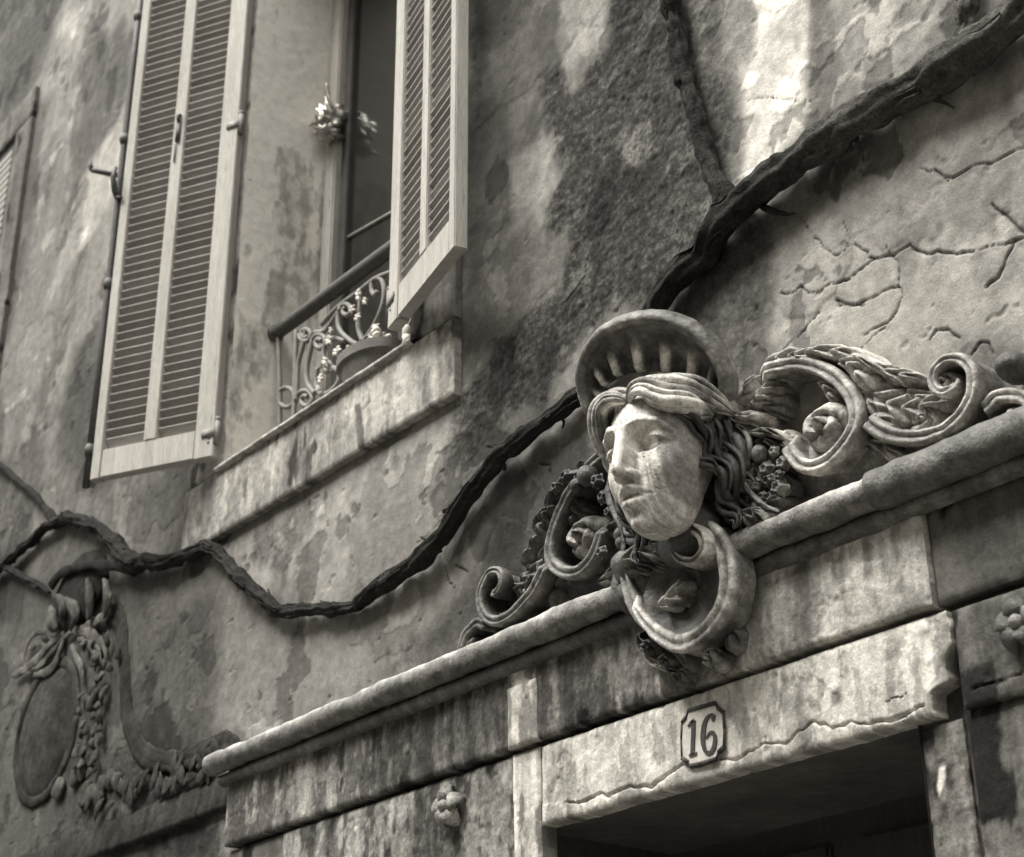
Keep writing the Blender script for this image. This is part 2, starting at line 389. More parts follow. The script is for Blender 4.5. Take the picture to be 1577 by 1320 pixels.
def wall_paint(X, Z):
    T = np.full(X.shape, 100.0); Ms = np.full(X.shape, .15)
    stain(X, Z, T, Ms)
    T = T * (1 + .10 * fbm(X * 2.3, Z * 1.4, 5, 3) + .10 * fbm(X * 9, Z * 5, 4, 5) + .06 * fbm(X * 30, Z * 3.5, 3, 6))
    T = T + 12 * sstep(.25, .5, fbm(X * 6, Z * 6, 6, 2)) - 20 * sstep(.2, .45, fbm(X * 4.3 + 3, Z * 3.2, 6, 7))
    T = T * (1 - .10 * sstep(.05, .075, fbm(X * 2.6 + 7, Z * 2.6, 5, 5)) - .24 * sstep(.30, .33, fbm(X * 5.2 + 1, Z * 4.6, 6, 6)) + .20 * sstep(.33, .36, fbm(X * 4.4 + 9, Z * 4.9, 6, 1)))
    T = T * (1 + .10 * fbm(X * 48, Z * 40, 4, 2))
    for P, w in _CR:
        lo, hi = P.min(0) - .03, P.max(0) + .03
        b = (X > lo[0]) & (X < hi[0]) & (Z > lo[1]) & (Z < hi[1])
        if b.any():
            x, z = X[b], Z[b]; d = line_d(x + .006 * fbm(x * 45, z * 45, 3, 3), z + .006 * fbm(x * 45, z * 45, 3, 4), P)
            T[b] = T[b] * (1 - .5 * np.exp(-(d / (.6 * w)) ** 2))
    return T, Ms
def wall_relief(X, Z, Ms, cracks, amp=1.0, pits=1.0):
    h = amp * (.006 * fbm(X * 1.6, Z * 1.6, 3, 1) + .0030 * fbm(X * 7, Z * 7, 4, 4) + .0014 * fbm(X * 26, Z * 26, 3, 2))
    h = h + .0028 * Ms * fbm(X * 60, Z * 60, 3, 6)
    peel = sstep(.05, .09, fbm(X * 2.6 + 7, Z * 2.6, 5, 5)); h = h + .0022 * peel - .0020 * sstep(.30, .33, fbm(X * 5.2 + 1, Z * 4.6, 6, 6)) + .0018 * sstep(.33, .36, fbm(X * 4.4 + 9, Z * 4.9, 6, 1))
    pit = fbm(X * 34, Z * 34, 2, 0); h = h - pits * .003 * sstep(.6, .78, pit)
    for P, w in cracks:
        lo, hi = P.min(0) - .05, P.max(0) + .05
        b = (X > lo[0]) & (X < hi[0]) & (Z > lo[1]) & (Z < hi[1])
        if not b.any(): continue
        x, z = X[b], Z[b]
        d = line_d(x + .006 * fbm(x * 45, z * 45, 3, 3), z + .006 * fbm(x * 45, z * 45, 3, 4), P)
        wv = .62 * w * (.75 + .6 * np.clip(.5 + fbm(x * 30, z * 30, 2, 5), 0, 1.2))
        h[b] = h[b] - .008 * np.exp(-(d / wv) ** 2) + .0018 * np.exp(-((d - 3 * w) / (3 * w)) ** 2) * fbm(x * 12, z * 12, 2, 7)
    return h
def spaced(lo, hi, a, b, ref, keep=()):
    """lines between lo and hi whose spacing grows with |x-ref|"""
    v = [lo]; 
    while v[-1] < hi: v.append(v[-1] + a + b * abs(v[-1] - ref))
    v = np.array(v)
    for k in keep: v[np.argmin(abs(v - k))] = k
    return np.unique(v)
def sheet_mesh(name, xs, zs, y, paint, relief, holes=(), cull=None, skirt=0.0, extra=None):
    X, Z = np.meshgrid(xs, zs, indexing='ij'); sh = X.shape
    x, z = X.ravel(), Z.ravel()
    T, Ms = paint(x, z)
    Y = y - relief(x, z, Ms)
    if skirt:                              # weathered, rounded borders
        e = np.minimum(np.minimum(x - xs[0], xs[-1] - x), np.minimum(z - zs[0], zs[-1] - z))
        Y = Y + .006 * np.exp(-e / .006)
    nx, nz = sh
    idx = np.arange(nx * nz).reshape(sh)
    q = np.stack([idx[:-1, :-1], idx[1:, :-1], idx[1:, 1:], idx[:-1, 1:]], -1).reshape(-1, 4)
    cx = (X[:-1, :-1] + X[1:, 1:]).ravel() / 2; cz = (Z[:-1, :-1] + Z[1:, 1:]).ravel() / 2
    ok = np.ones(len(q), bool)
    for x0, x1, z0, z1 in holes: ok &= ~((cx > x0) & (cx < x1) & (cz > z0) & (cz < z1))
    if cull is not None: ok &= cull(cx, cz)
    q = q[ok]
    V = np.stack([x, Y, z], 1)
    if skirt:
        ring = np.r_[idx[:, 0], idx[-1, 1:], idx[-2::-1, -1], idx[0, -2:0:-1]]
        V2 = V[ring].copy(); V2[:, 1] = y + skirt
        k = len(V); n = len(ring); j = np.arange(n); j2 = (j + 1) % n
        q = np.vstack([q, np.stack([ring[j2], ring[j], k + j, k + j2], 1)])
        V = np.vstack([V, V2]); T = np.r_[T, T[ring]]; Ms = np.r_[Ms, Ms[ring]]
    if extra is not None:
        k = len(V); V = np.vstack([V, extra[0]]); q = np.vstack([q, np.asarray(extra[1]) + k])
        T = np.r_[T, np.full(len(extra[0]), 95.)]; Ms = np.r_[Ms, np.full(len(extra[0]), .2)]
    used = np.zeros(len(V), bool); used[q.ravel()] = True
    remap = np.cumsum(used) - 1
    V, T, Ms, q = V[used], T[used], Ms[used], remap[q]
    me = bpy.data.meshes.new(name)
    me.vertices.add(len(V)); me.vertices.foreach_set('co', V.astype(np.float32).ravel())
    me.loops.add(q.size); me.loops.foreach_set('vertex_index', q.astype(np.int32).ravel())
    me.polygons.add(len(q)); me.polygons.foreach_set('loop_start', np.arange(0, q.size, 4, dtype=np.int32))
    me.update(calc_edges=True); me.validate()
    me.polygons.foreach_set('use_smooth', [True] * len(me.polygons))
    if skirt: me.set_sharp_from_angle(angle=math.radians(50))
    for nm, val in (('tone', np.clip(albedo(np.clip(T, 8, 250)), .015, .8)), ('moss', Ms)):
        at = me.attributes.new(nm, 'FLOAT', 'POINT'); at.data.foreach_set('value', val.astype(np.float32))
    return me

# ------------------------------------------------------------------ ground
g = MB().add([(-600, -600, 0), (600, -600, 0), (600, 600, 0), (-600, 600, 0)], [(0, 1, 2, 3)])
o = link('pavement', g.mesh('pavement', False), M_GROUND); o['kind'] = 'structure'

# unseen house front, added across the street to keep the low sky off the facade
g = MB(); g.box(-40, 40, -8.2, -7.0, -.01, 10.5); g.box(-40, 40, -8.2, -6.75, 10.5, 10.75)
o = link('sky_blocker_house', g.mesh('sky_blocker_house', False), surface('sky_blocker_plaster', 150, .9, (30, .3), (3, .3), .3, 30)); o['kind'] = 'structure'

# ------------------------------------------------------------------ the house front
XW0, XW1, ZW0, ZW1 = -4.66, -3.57, 3.972, 6.45      # window opening
XD0, XD1, ZD1 = -3.040, -1.915, 2.462               # door opening
house = thing('house_front', 'old stained plaster house front with a shuttered window above a dark doorway', 'building', (0, 0, 0))
_qx = [W(*p)[0] for p in ((-150, -150), (1727, -150), (1727, 1470), (-150, 1470))]
_qz = [W(*p)[2] for p in ((-150, -150), (1727, -150), (1727, 1470), (-150, 1470))]
_VIEW = np.array(list(zip(_qx, _qz)))
def in_view(x, z): return poly_sd(x, z, _VIEW) > -.25
xs = spaced(-9.2, -.55, .0029, .00135, -1.2, (XW0, XW1, XD0, XD1))
zs = spaced(1.6, 9.2, .0031, .0013, 2.9, (ZW0, ZW1, ZD1))
# plain wall beyond the picture, 3 cm behind the detailed face so the two never share a plane
ex = []; ef = []
for x0, x1, z0, z1 in ((-16, XW0 - .02, 0, 12), (XW1 + .02, XD0 - .02, 0, 12), (XW0 - .02, XW1 + .02, 0, ZW0 - .02), (XW0 - .02, XW1 + .02, ZW1 + .02, 12),
                       (XD0 - .02, XD1 + .02, ZD1 + .02, 12), (XD1 + .02, 8, 0, 12)):
    k = len(ex); ex += [(x0, .03, z0), (x1, .03, z0), (x1, .03, z1), (x0, .03, z1)]; ef.append((k, k + 1, k + 2, k + 3))
me = sheet_mesh('wall', xs, zs, 0, wall_paint, lambda x, z, m: wall_relief(x, z, m, _CR),
                ((XW0, XW1, ZW0, ZW1), (XD0, XD1, 0, ZD1)), in_view, extra=(np.array(ex, float), ef))
link('wall', me, M_WALL, house)

def streaks(base, amp=40, lo=30, hi=225, k=0, moss=.25, spots=(), scab=0.0):
    """run-off streaks on a plaster band"""
    def f(X, Z):
        s = (fbm(X * 22, Z * 2.2, 4, k) * .8 + fbm(X * 60, Z * 5, 3, k + 1) * .5) * (.35 + 1.2 * sstep(-.35, .35, fbm(X * 2.6 + 3, Z * 2, 3, k + 5))) + fbm(X * 7, Z * 6, 5, k + 2) * .8
        T = base + amp * s * 1.9 if not callable(base) else base(X, Z) + amp * s * 1.9
        T = T - 60 * sstep(.2, .42, fbm(X * 13, Z * 7, 5, k + 3)) * (.6 + .6 * (T < 150))
        for pts, yy, gv, soft, en, st in spots:
            P = np.array(onwall(pts, yy)); m = sstep(-soft, soft, poly_sd(X, Z, P) + en * fbm(X * 14, Z * 8, 4, k + 1) * 1.6) * st
            T = T * (1 - m) + (gv + amp * 1.0 * s) * m
        if scab:                        # sooty scabs and drips where the lime wash has gone
            q = fbm(X * 24, Z * 5, 5, k + 4) + .7 * fbm(X * 55, Z * 26, 4, k + 6)
            sc = sstep(.02, .14, q + .55 * fbm(X * 2.9 + 1, Z * 2.3, 4, k + 2)) * scab; T = T * (1 - sc) + (34 + .16 * T) * sc
            lw = sstep(.30, .42, -q) * scab * .6; T = T + lw * 46
        return np.clip(T, lo, hi), np.full(X.shape, moss)
    return f
def grow(lo, hi, s): return np.linspace(lo, hi, max(3, int(round((hi - lo) / s)) + 1))
def band(name, x0, x1, z0, z1, y, thick, paint, step=.004, cracks=(), amp=.38, parent=None, label=None, ragged=None, pits=1.0):
    xs, zs = grow(x0, x1, step), grow(z0, z1, step)
    cull = None
    me = sheet_mesh(name, xs, zs, y, paint, lambda x, z, m: wall_relief(x, z, m, cracks, amp, pits), (), cull, skirt=thick)
    if ragged is not None:                 # uneven, chipped outline
        n = len(me.vertices); co = np.empty(n * 3, np.float32); me.vertices.foreach_get('co', co); co = co.reshape(-1, 3)
        ragged(co); me.vertices.foreach_set('co', co.ravel()); me.update()
    return link(name, me, M_WALL, parent or house)
# --- window surround (a raised flat border) and its apron below the sill
SXL, SXR, SZB = -4.925, -3.352, 3.725
apron_spots = [([(283,770),(345,725),(420,690),(420,770),(320,830)], -.03, 150, .05, .05, .5), ([(560,600),(700,510),(700,610),(580,690)], -.03, 158, .06, .05, .6),
               ([(455,690),(470,680),(478,740),(462,745)], -.03, 90, .015, .02, .7), ([(548,625),(556,620),(560,690),(552,692)], -.03, 60, .006, .01, .8),
               ([(520,660),(545,645),(545,700),(520,715)], -.03, 120, .03, .04, .6)]
band('window_apron', SXL, SXR, SZB, ZW0 - .004, -.03, .035, streaks(144, 18, k=1, spots=apron_spots, lo=50, scab=.25), .0055)
band('window_surround', SXL, XW0 - .001, ZW0 + .001, ZW1 + .25, -.028, .033, streaks(140, 16, k=3), .008)
band('window_surround', XW1 + .001, SXR, ZW0 + .001, ZW1 + .25, -.028, .033, streaks(120, 14, k=4), .008)
band('window_surround', XW0, XW1, ZW1, ZW1 + .25, -.0285, .033, streaks(120, 14, k=5), .02)
# sill moulding
s = MB(); pr = [(-.030, .0), (-.048, .002), (-.050, .010), (-.044, .018), (-.030, .022)]
xx = np.linspace(XW0 - .03, XW1 + .03, 160)
wv = .0015 * fbm(xx * 22, xx * 0, 3, 2)
s.grid([[(x, y - w, ZW0 - .012 + z + w) for y, z in pr] for x, w in zip(xx, wv)], tone=1.0)
link('window_sill', s.mesh('window_sill', True, grime(110, 175, 14)), M_STUCCO, house)
# deep reveals of the window
def flat_sheet(name, A, B, Cc, D, n, m, paint, parent=house, mat=M_WALL, amp=.002):
    """quad A-B-C-D as a gently uneven plaster face"""
    A, B, Cc, D = map(np.array, (A, B, Cc, D)); u = np.linspace(0, 1, n)[:, None, None]; v = np.linspace(0, 1, m)[None, :, None]
    P = A * (1 - u) * (1 - v) + B * u * (1 - v) + Cc * u * v + D * (1 - u) * v
    nrm = np.cross(B - A, D - A).astype(float); nrm /= np.linalg.norm(nrm)
    L1, L2 = np.linalg.norm(B - A), np.linalg.norm(D - A)
    uu = (u[:, :, 0] * L1 + v[:, :, 0] * 0).ravel(); vv = (v[:, :, 0] * L2 + u[:, :, 0] * 0).ravel()
    edge = np.minimum(np.minimum(uu, L1 - uu), np.minimum(vv, L2 - vv))
    P = P.reshape(-1, 3) + nrm * (amp * (fbm(uu * 9, vv * 9, 4, 2) + .5 * fbm(uu * 40, vv * 40, 3, 3)) * sstep(0, .02, edge))[:, None]
    mb = MB(); mb.grid(P.reshape(n, m, 3), tone=albedo(np.clip(paint(uu, vv), 10, 245)).reshape(n, m))
    me = mb.mesh(name, True, 1.0); return link(name, me, mat, parent)
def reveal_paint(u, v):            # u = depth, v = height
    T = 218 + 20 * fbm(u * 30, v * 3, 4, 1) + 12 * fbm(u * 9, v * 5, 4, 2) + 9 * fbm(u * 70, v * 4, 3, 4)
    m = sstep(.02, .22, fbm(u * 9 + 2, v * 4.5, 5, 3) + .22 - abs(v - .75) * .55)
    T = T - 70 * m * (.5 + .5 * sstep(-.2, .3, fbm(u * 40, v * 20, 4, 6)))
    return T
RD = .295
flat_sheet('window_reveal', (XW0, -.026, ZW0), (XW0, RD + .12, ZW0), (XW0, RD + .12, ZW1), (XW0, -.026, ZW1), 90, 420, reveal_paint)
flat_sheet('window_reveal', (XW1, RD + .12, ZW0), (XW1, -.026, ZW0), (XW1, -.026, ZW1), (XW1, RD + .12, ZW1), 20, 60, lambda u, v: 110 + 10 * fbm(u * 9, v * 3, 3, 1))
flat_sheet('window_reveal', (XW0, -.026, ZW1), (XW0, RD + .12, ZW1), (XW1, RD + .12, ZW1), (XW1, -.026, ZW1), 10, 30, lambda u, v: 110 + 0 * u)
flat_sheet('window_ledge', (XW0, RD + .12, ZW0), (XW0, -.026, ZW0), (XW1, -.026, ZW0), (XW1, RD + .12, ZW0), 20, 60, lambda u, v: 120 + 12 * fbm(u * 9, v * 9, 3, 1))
# casement: fixed outer frame, dark sashes with glass, a dark-coloured sheet standing in for the unlit room
fr = MB(); fy0, fy1 = RD + .012, RD + .075
fr.bbox(XW0 + .004, XW0 + .075, fy0, fy1, ZW0 + .002, ZW1 - .002, .006); fr.bbox(XW1 - .075, XW1 - .004, fy0, fy1, ZW0 + .002, ZW1 - .002, .006)
fr.bbox(XW0 + .075, XW1 - .075, fy0 + .003, fy1, ZW0 + .002, ZW0 + .07, .006); fr.bbox(XW0 + .075, XW1 - .075, fy0 + .003, fy1, ZW1 - .07, ZW1 - .002, .006)
fro = link('window_frame', fr.mesh('window_frame', True, angle=40), M_WOOD, house)
sh = MB(); ZM = 4.86
xm = (XW0 + XW1) / 2
for a, b in ((XW0 + .078, xm - .004), (xm + .004, XW1 - .078)):
    sh.bbox(a, a + .05, RD + .04, RD + .08, ZW0 + .075, ZW1 - .075, .004); sh.bbox(b - .05, b, RD + .04, RD + .08, ZW0 + .075, ZW1 - .075, .004)
    for z in (ZW0 + .075, ZW1 - .13): sh.bbox(a + .05, b - .05, RD + .043, RD + .077, z, z + .05, .004)
link('window_sash', sh.mesh('window_sash', True, angle=40), M_DARK, fro)
for a, b in ((XW0 + .128, xm - .054), (xm + .054, XW1 - .128)):
    for z0, z1 in ((ZW0 + .125, ZW1 - .13),):
        p = MB().box(a, b, RD + .058, RD + .062, z0, z1); link('window_pane', p.mesh('window_pane', False), M_GLASS, fro)
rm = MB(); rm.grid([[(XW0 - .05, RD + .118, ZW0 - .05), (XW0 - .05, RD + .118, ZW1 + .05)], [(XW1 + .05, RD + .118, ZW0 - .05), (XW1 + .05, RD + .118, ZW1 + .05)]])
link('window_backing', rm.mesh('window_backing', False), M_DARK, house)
tr = MB(); a = np.array(WX(526, 372, XW0 + .08)); b = W(612, 323, a[1]); tr.tube([a, b + (b - a) * .5], .008, 8)
link('window_stay', tr.mesh('window_stay'), M_IRONPALE, house)

# neighbouring window at the left picture edge: pale plaster border round a dark opening
NX1, NX0, NZ1 = -6.985, -7.175, 6.965
nbp = streaks(88, 14, k=11)
band('window_surround', NX0, NX1, 4.6, NZ1 - .185, -.03, .033, nbp, .012)
band('window_surround', -8.3, NX1, NZ1 - .183, NZ1, -.031, .034, nbp, .014)
db = MB(); db.box(-8.3, NX0 - .001, -.006, -.002, 4.6, NZ1 - .187); link('dark_opening_board', db.mesh('dark_opening_board', False), M_DARK, house)  # board coloured dark to stand for the shade of the opening
db = MB()
for k in range(46): db.box(-8.2, NX0 - .05, -.016, -.0065, 4.7 + k * .044, 4.7 + k * .044 + .030)
o = link('shutter_slats', db.mesh('shutter_slats', False), M_SLAT, house); o['kind'] = 'stuff'

# --- door surround: frieze under the rod, then a drip step, then the lintel course
ZR = 2.905                       # rod axis
ZG = 2.657                       # lower edge of the frieze
def frieze_tone(X, Z):
    px = project(X, -.055, Z)[0]
    L = 60 + 0 * X
    L = np.where(px > 780, 150, L)
    L = L + sstep(640, 360, px) * 34 * sstep(2.86, 2.72, Z)
    L = L - 70 * sstep(835, 860, px) * sstep(1010, 985, px)
    return L
fs = [([(352,1215),(520,1160),(520,1250),(352,1300)], -.055, 132, .04, .05, .7), ([(820,1010),(1010,950),(1000,1060),(820,1135)], -.055, 92, .02, .03, .9),
      ([(990,960),(1020,950),(1045,1060),(1000,1075)], -.055, 148, .02, .03, .6), ([(1150,860),(1440,760),(1440,940),(1150,1035)], -.055, 166, .03, .03, .75),
      ([(1225,840),(1255,830),(1262,980),(1225,990)], -.055, 92, .02, .02, .65), ([(1320,800),(1345,795),(1350,950),(1325,960)], -.055, 120, .015, .02, .6),
      ([(790,1030),(826,1020),(826,1130),(790,1150)], -.055, 178, .012, .01, .85), ([(560,1090),(780,1010),(780,1160),(560,1230)], -.055, 68, .04, .04, .7)]
band('frieze_panel', -4.437, -2.3605, ZG, ZR + .02, -.055, .06, streaks(104, 30, k=2, spots=fs, lo=26, moss=.5, scab=.55), .0042, amp=.4)
band('frieze_panel', -2.36, -1.822, ZG, ZR + .02, -.055, .06, streaks(158, 26, k=12, spots=fs, lo=40, moss=.35, scab=.22), .0036, amp=.4)
band('frieze_panel', -1.8215, -.95, ZG + .004, ZR + .01, -.038, .045, streaks(78, 14, k=6), .006)
# pilaster strip that runs from the rod to the door jamb
band('pilaster_strip', -3.083, -2.972, ZG - .001, ZR - .10, -.0625, .02, streaks(180, 20, k=7, lo=60, scab=.3), .0045)
lint_spots = [([(1060,1060),(1190,1010),(1190,1100),(1130,1150),(1060,1170)], -.035, 190, .04, .04, .6), ([(1130,1030),(1150,1025),(1150,1130),(1132,1140)], -.035, 140, .015, .02, .7),
              ([(1195,1080),(1240,1060),(1240,1085),(1200,1105)], -.035, 118, .02, .03, .7), ([(1284,1066),(1302,1060),(1302,1082),(1288,1088)], -.035, 92, .006, .012, .8),
              ([(835,1130),(900,1110),(900,1200),(840,1230)], -.035, 132, .04, .05, .5), ([(1020,1090),(1038,1080),(1038,1170),(1022,1180)], -.035, 140, .02, .02, .6)]
def lintel_ragged(co):           # chipped right end and a slightly wandering lower edge
    z = co[:, 2].copy(); x = co[:, 0].copy()
    co[:, 2] = z + .0035 * fbm(x * 16, x * 0, 4, 2) * sstep(2.53, 2.462, z)
    k = np.clip((x + 1.93) / .13, 0, 1)
    bite = .016 * sstep(2.58, 2.55, z) + .034 * sstep(2.515, 2.50, z) + .010 * fbm(z * 30, z * 0, 4, 5)
    co[:, 0] = x - bite * k ** 2
band('door_lintel', XD0 + .062, -1.80, ZD1 - .002, ZG - .012, -.044, .048, streaks(180, 16, k=4, spots=lint_spots, lo=60, moss=.3, scab=.28),   .0030, LINTEL_CRACKS, .45, ragged=lintel_ragged)
# courses left of the door and the jambs
band('door_jamb', XD0 - .045, XD0 + .060, 1.7, ZG - .012, -.046, .050, streaks(168, 24, k=8, lo=40, scab=.5), .0045)
band('wall_course', -4.13, XD0 - .047, 1.75, ZG - .012, -.040, .044, streaks(112, 28, k=9, lo=32, moss=.5, scab=.7,
     spots=[([(455,1285),(640,1220),(640,1330),(455,1330)], -.02, 128, .05, .05, .6), ([(470,1290),(505,1275),(500,1310),(480,1310)], -.02, 60, .01, .02, .8), ([(660,1280),(720,1262),(720,1330),(660,1330)], -.02, 70, .04, .04, .6)]), .005)
band('wall_course', -4.437, -4.133, 1.9, ZG - .012, -.034, .038, streaks(92, 20, k=10), .008)
band('door_jamb', XD1 + .001, W(1488, 1200, -.02)[0], 1.7, ZD1 - .012, -.014, .018, streaks(92, 16, k=5, lo=40, moss=.5,
     spots=[([(1443,1180),(1460,1175),(1458,1200),(1446,1225),(1440,1215)], -.014, 205, .004, .006, .9)]), .004, amp=1.2)
band('wall_course', W(1488, 1200, -.02)[0] + .012, -.9, 1.7, W(1530, 1085, -.01)[2], -.016, .02, streaks(96, 14, k=6, moss=.4), .006, amp=1.2)
# doorway recess
band('wall_course', -1.797, -.9, W(1530, 1085, -.03)[2] + .006, ZG - .012, -.033, .037, streaks(82, 14, k=13, moss=.4, lo=36), .0045, [( np.array(onwall([(1500, 1062), (1520, 1052), (1550, 1048), (1577, 1035)], -.033)), .004)], .6)
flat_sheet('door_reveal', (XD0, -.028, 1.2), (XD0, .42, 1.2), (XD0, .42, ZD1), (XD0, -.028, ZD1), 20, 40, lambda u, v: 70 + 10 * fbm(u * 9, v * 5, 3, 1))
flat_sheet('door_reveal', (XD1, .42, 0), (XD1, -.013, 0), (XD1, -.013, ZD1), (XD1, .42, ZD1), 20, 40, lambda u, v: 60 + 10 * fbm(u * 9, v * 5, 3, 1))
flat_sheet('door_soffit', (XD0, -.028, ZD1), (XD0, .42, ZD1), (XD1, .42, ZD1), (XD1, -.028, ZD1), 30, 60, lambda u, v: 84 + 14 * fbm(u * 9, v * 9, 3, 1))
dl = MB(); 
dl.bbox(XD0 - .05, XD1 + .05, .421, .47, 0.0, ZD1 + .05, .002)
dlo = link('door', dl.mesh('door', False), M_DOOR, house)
dd = MB()
for i in range(2):
    a = XD0 + .06 + i * .54
    for z0, z1 in ((.2, 1.0), (1.08, 2.0), (2.08, 2.40)): dd.bbox(a, a + .46, .405, .425, z0, z1, .008)
link('door_panel', dd.mesh('door_panel', True, angle=40), M_DOOR, dlo)

# --- round rod moulding above the frieze (in two lengths, the right one stouter)
def rod(x0, x1, r, y, tone, name='cornice_rod', n=300, lab=None):
    t = np.linspace(0, 1, n); x = x0 + (x1 - x0) * t
    P = np.stack([x, y + .003 * fbm(x * 7, x * 0, 3, 1), ZR + .003 * fbm(x * 6, x * 0 + 4, 3, 2)], 1)
    rr = r * (1 + .07 * fbm(x * 5, x * 0 + 2, 3, 3))
    rr[0] *= .5; rr[1] *= .88; rr[-1] *= .5; rr[-2] *= .88
    mb = MB(); mb.tube(P, rr, 26)
    o = link(name, mb.mesh(name, True, tone, wear=.0055, wscale=24), M_STUCCO, house)
    if lab: o['label'] = lab
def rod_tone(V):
    up = np.clip((V[:, 2] - ZR) / .035, -1, 1)  # upper side painted lighter, as if lit from above
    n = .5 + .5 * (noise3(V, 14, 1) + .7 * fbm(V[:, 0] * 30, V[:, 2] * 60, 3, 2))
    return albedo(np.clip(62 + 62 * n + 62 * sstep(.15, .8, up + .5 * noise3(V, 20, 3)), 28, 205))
rod(-4.50, -2.52, .033, -.085, rod_tone)
rod(-2.30, W(1345, 745, -.09)[0] + .01, .033, -.085, rod_tone)
rod(W(1342, 742, -.09)[0], -.95, .040, -.085, grime(62, 92, 10), lab='stouter dark length of the rod at the right')
fl = MB(); xx = np.linspace(-4.46, -.95, 300); pr = [(-.053, -.030), (-.075, -.032), (-.078, -.045), (-.070, -.058), (-.053, -.064)]
fl.grid([[(x, y, ZR + z - .004 + .002 * w) for y, z in pr] for x, w in zip(xx, fbm(xx * 14, xx * 0, 3, 5))], flip=False)
link('cornice_fillet', fl.mesh('cornice_fillet', True, grime(45, 110, 8)), M_STUCCO, house)
# ledge that closes the crest over the neighbouring door, lower left
zl = W(349, 1237, -.05)[2]
lg = MB(); xx = np.linspace(-7.5, -4.445, 160); pr = [(-.0, .12), (-.012, .10), (-.018, .05), (-.026, .015), (-.022, 0), (0, -.004)]
lg.grid([[(x, y - .004 * w, zl + z + .003 * w) for y, z in pr] for x, w in zip(xx, fbm(xx * 14, xx * 0, 3, 5))])
link('crest_ledge', lg.mesh('crest_ledge', True, grime(28, 60, 12)), M_CREST, house)
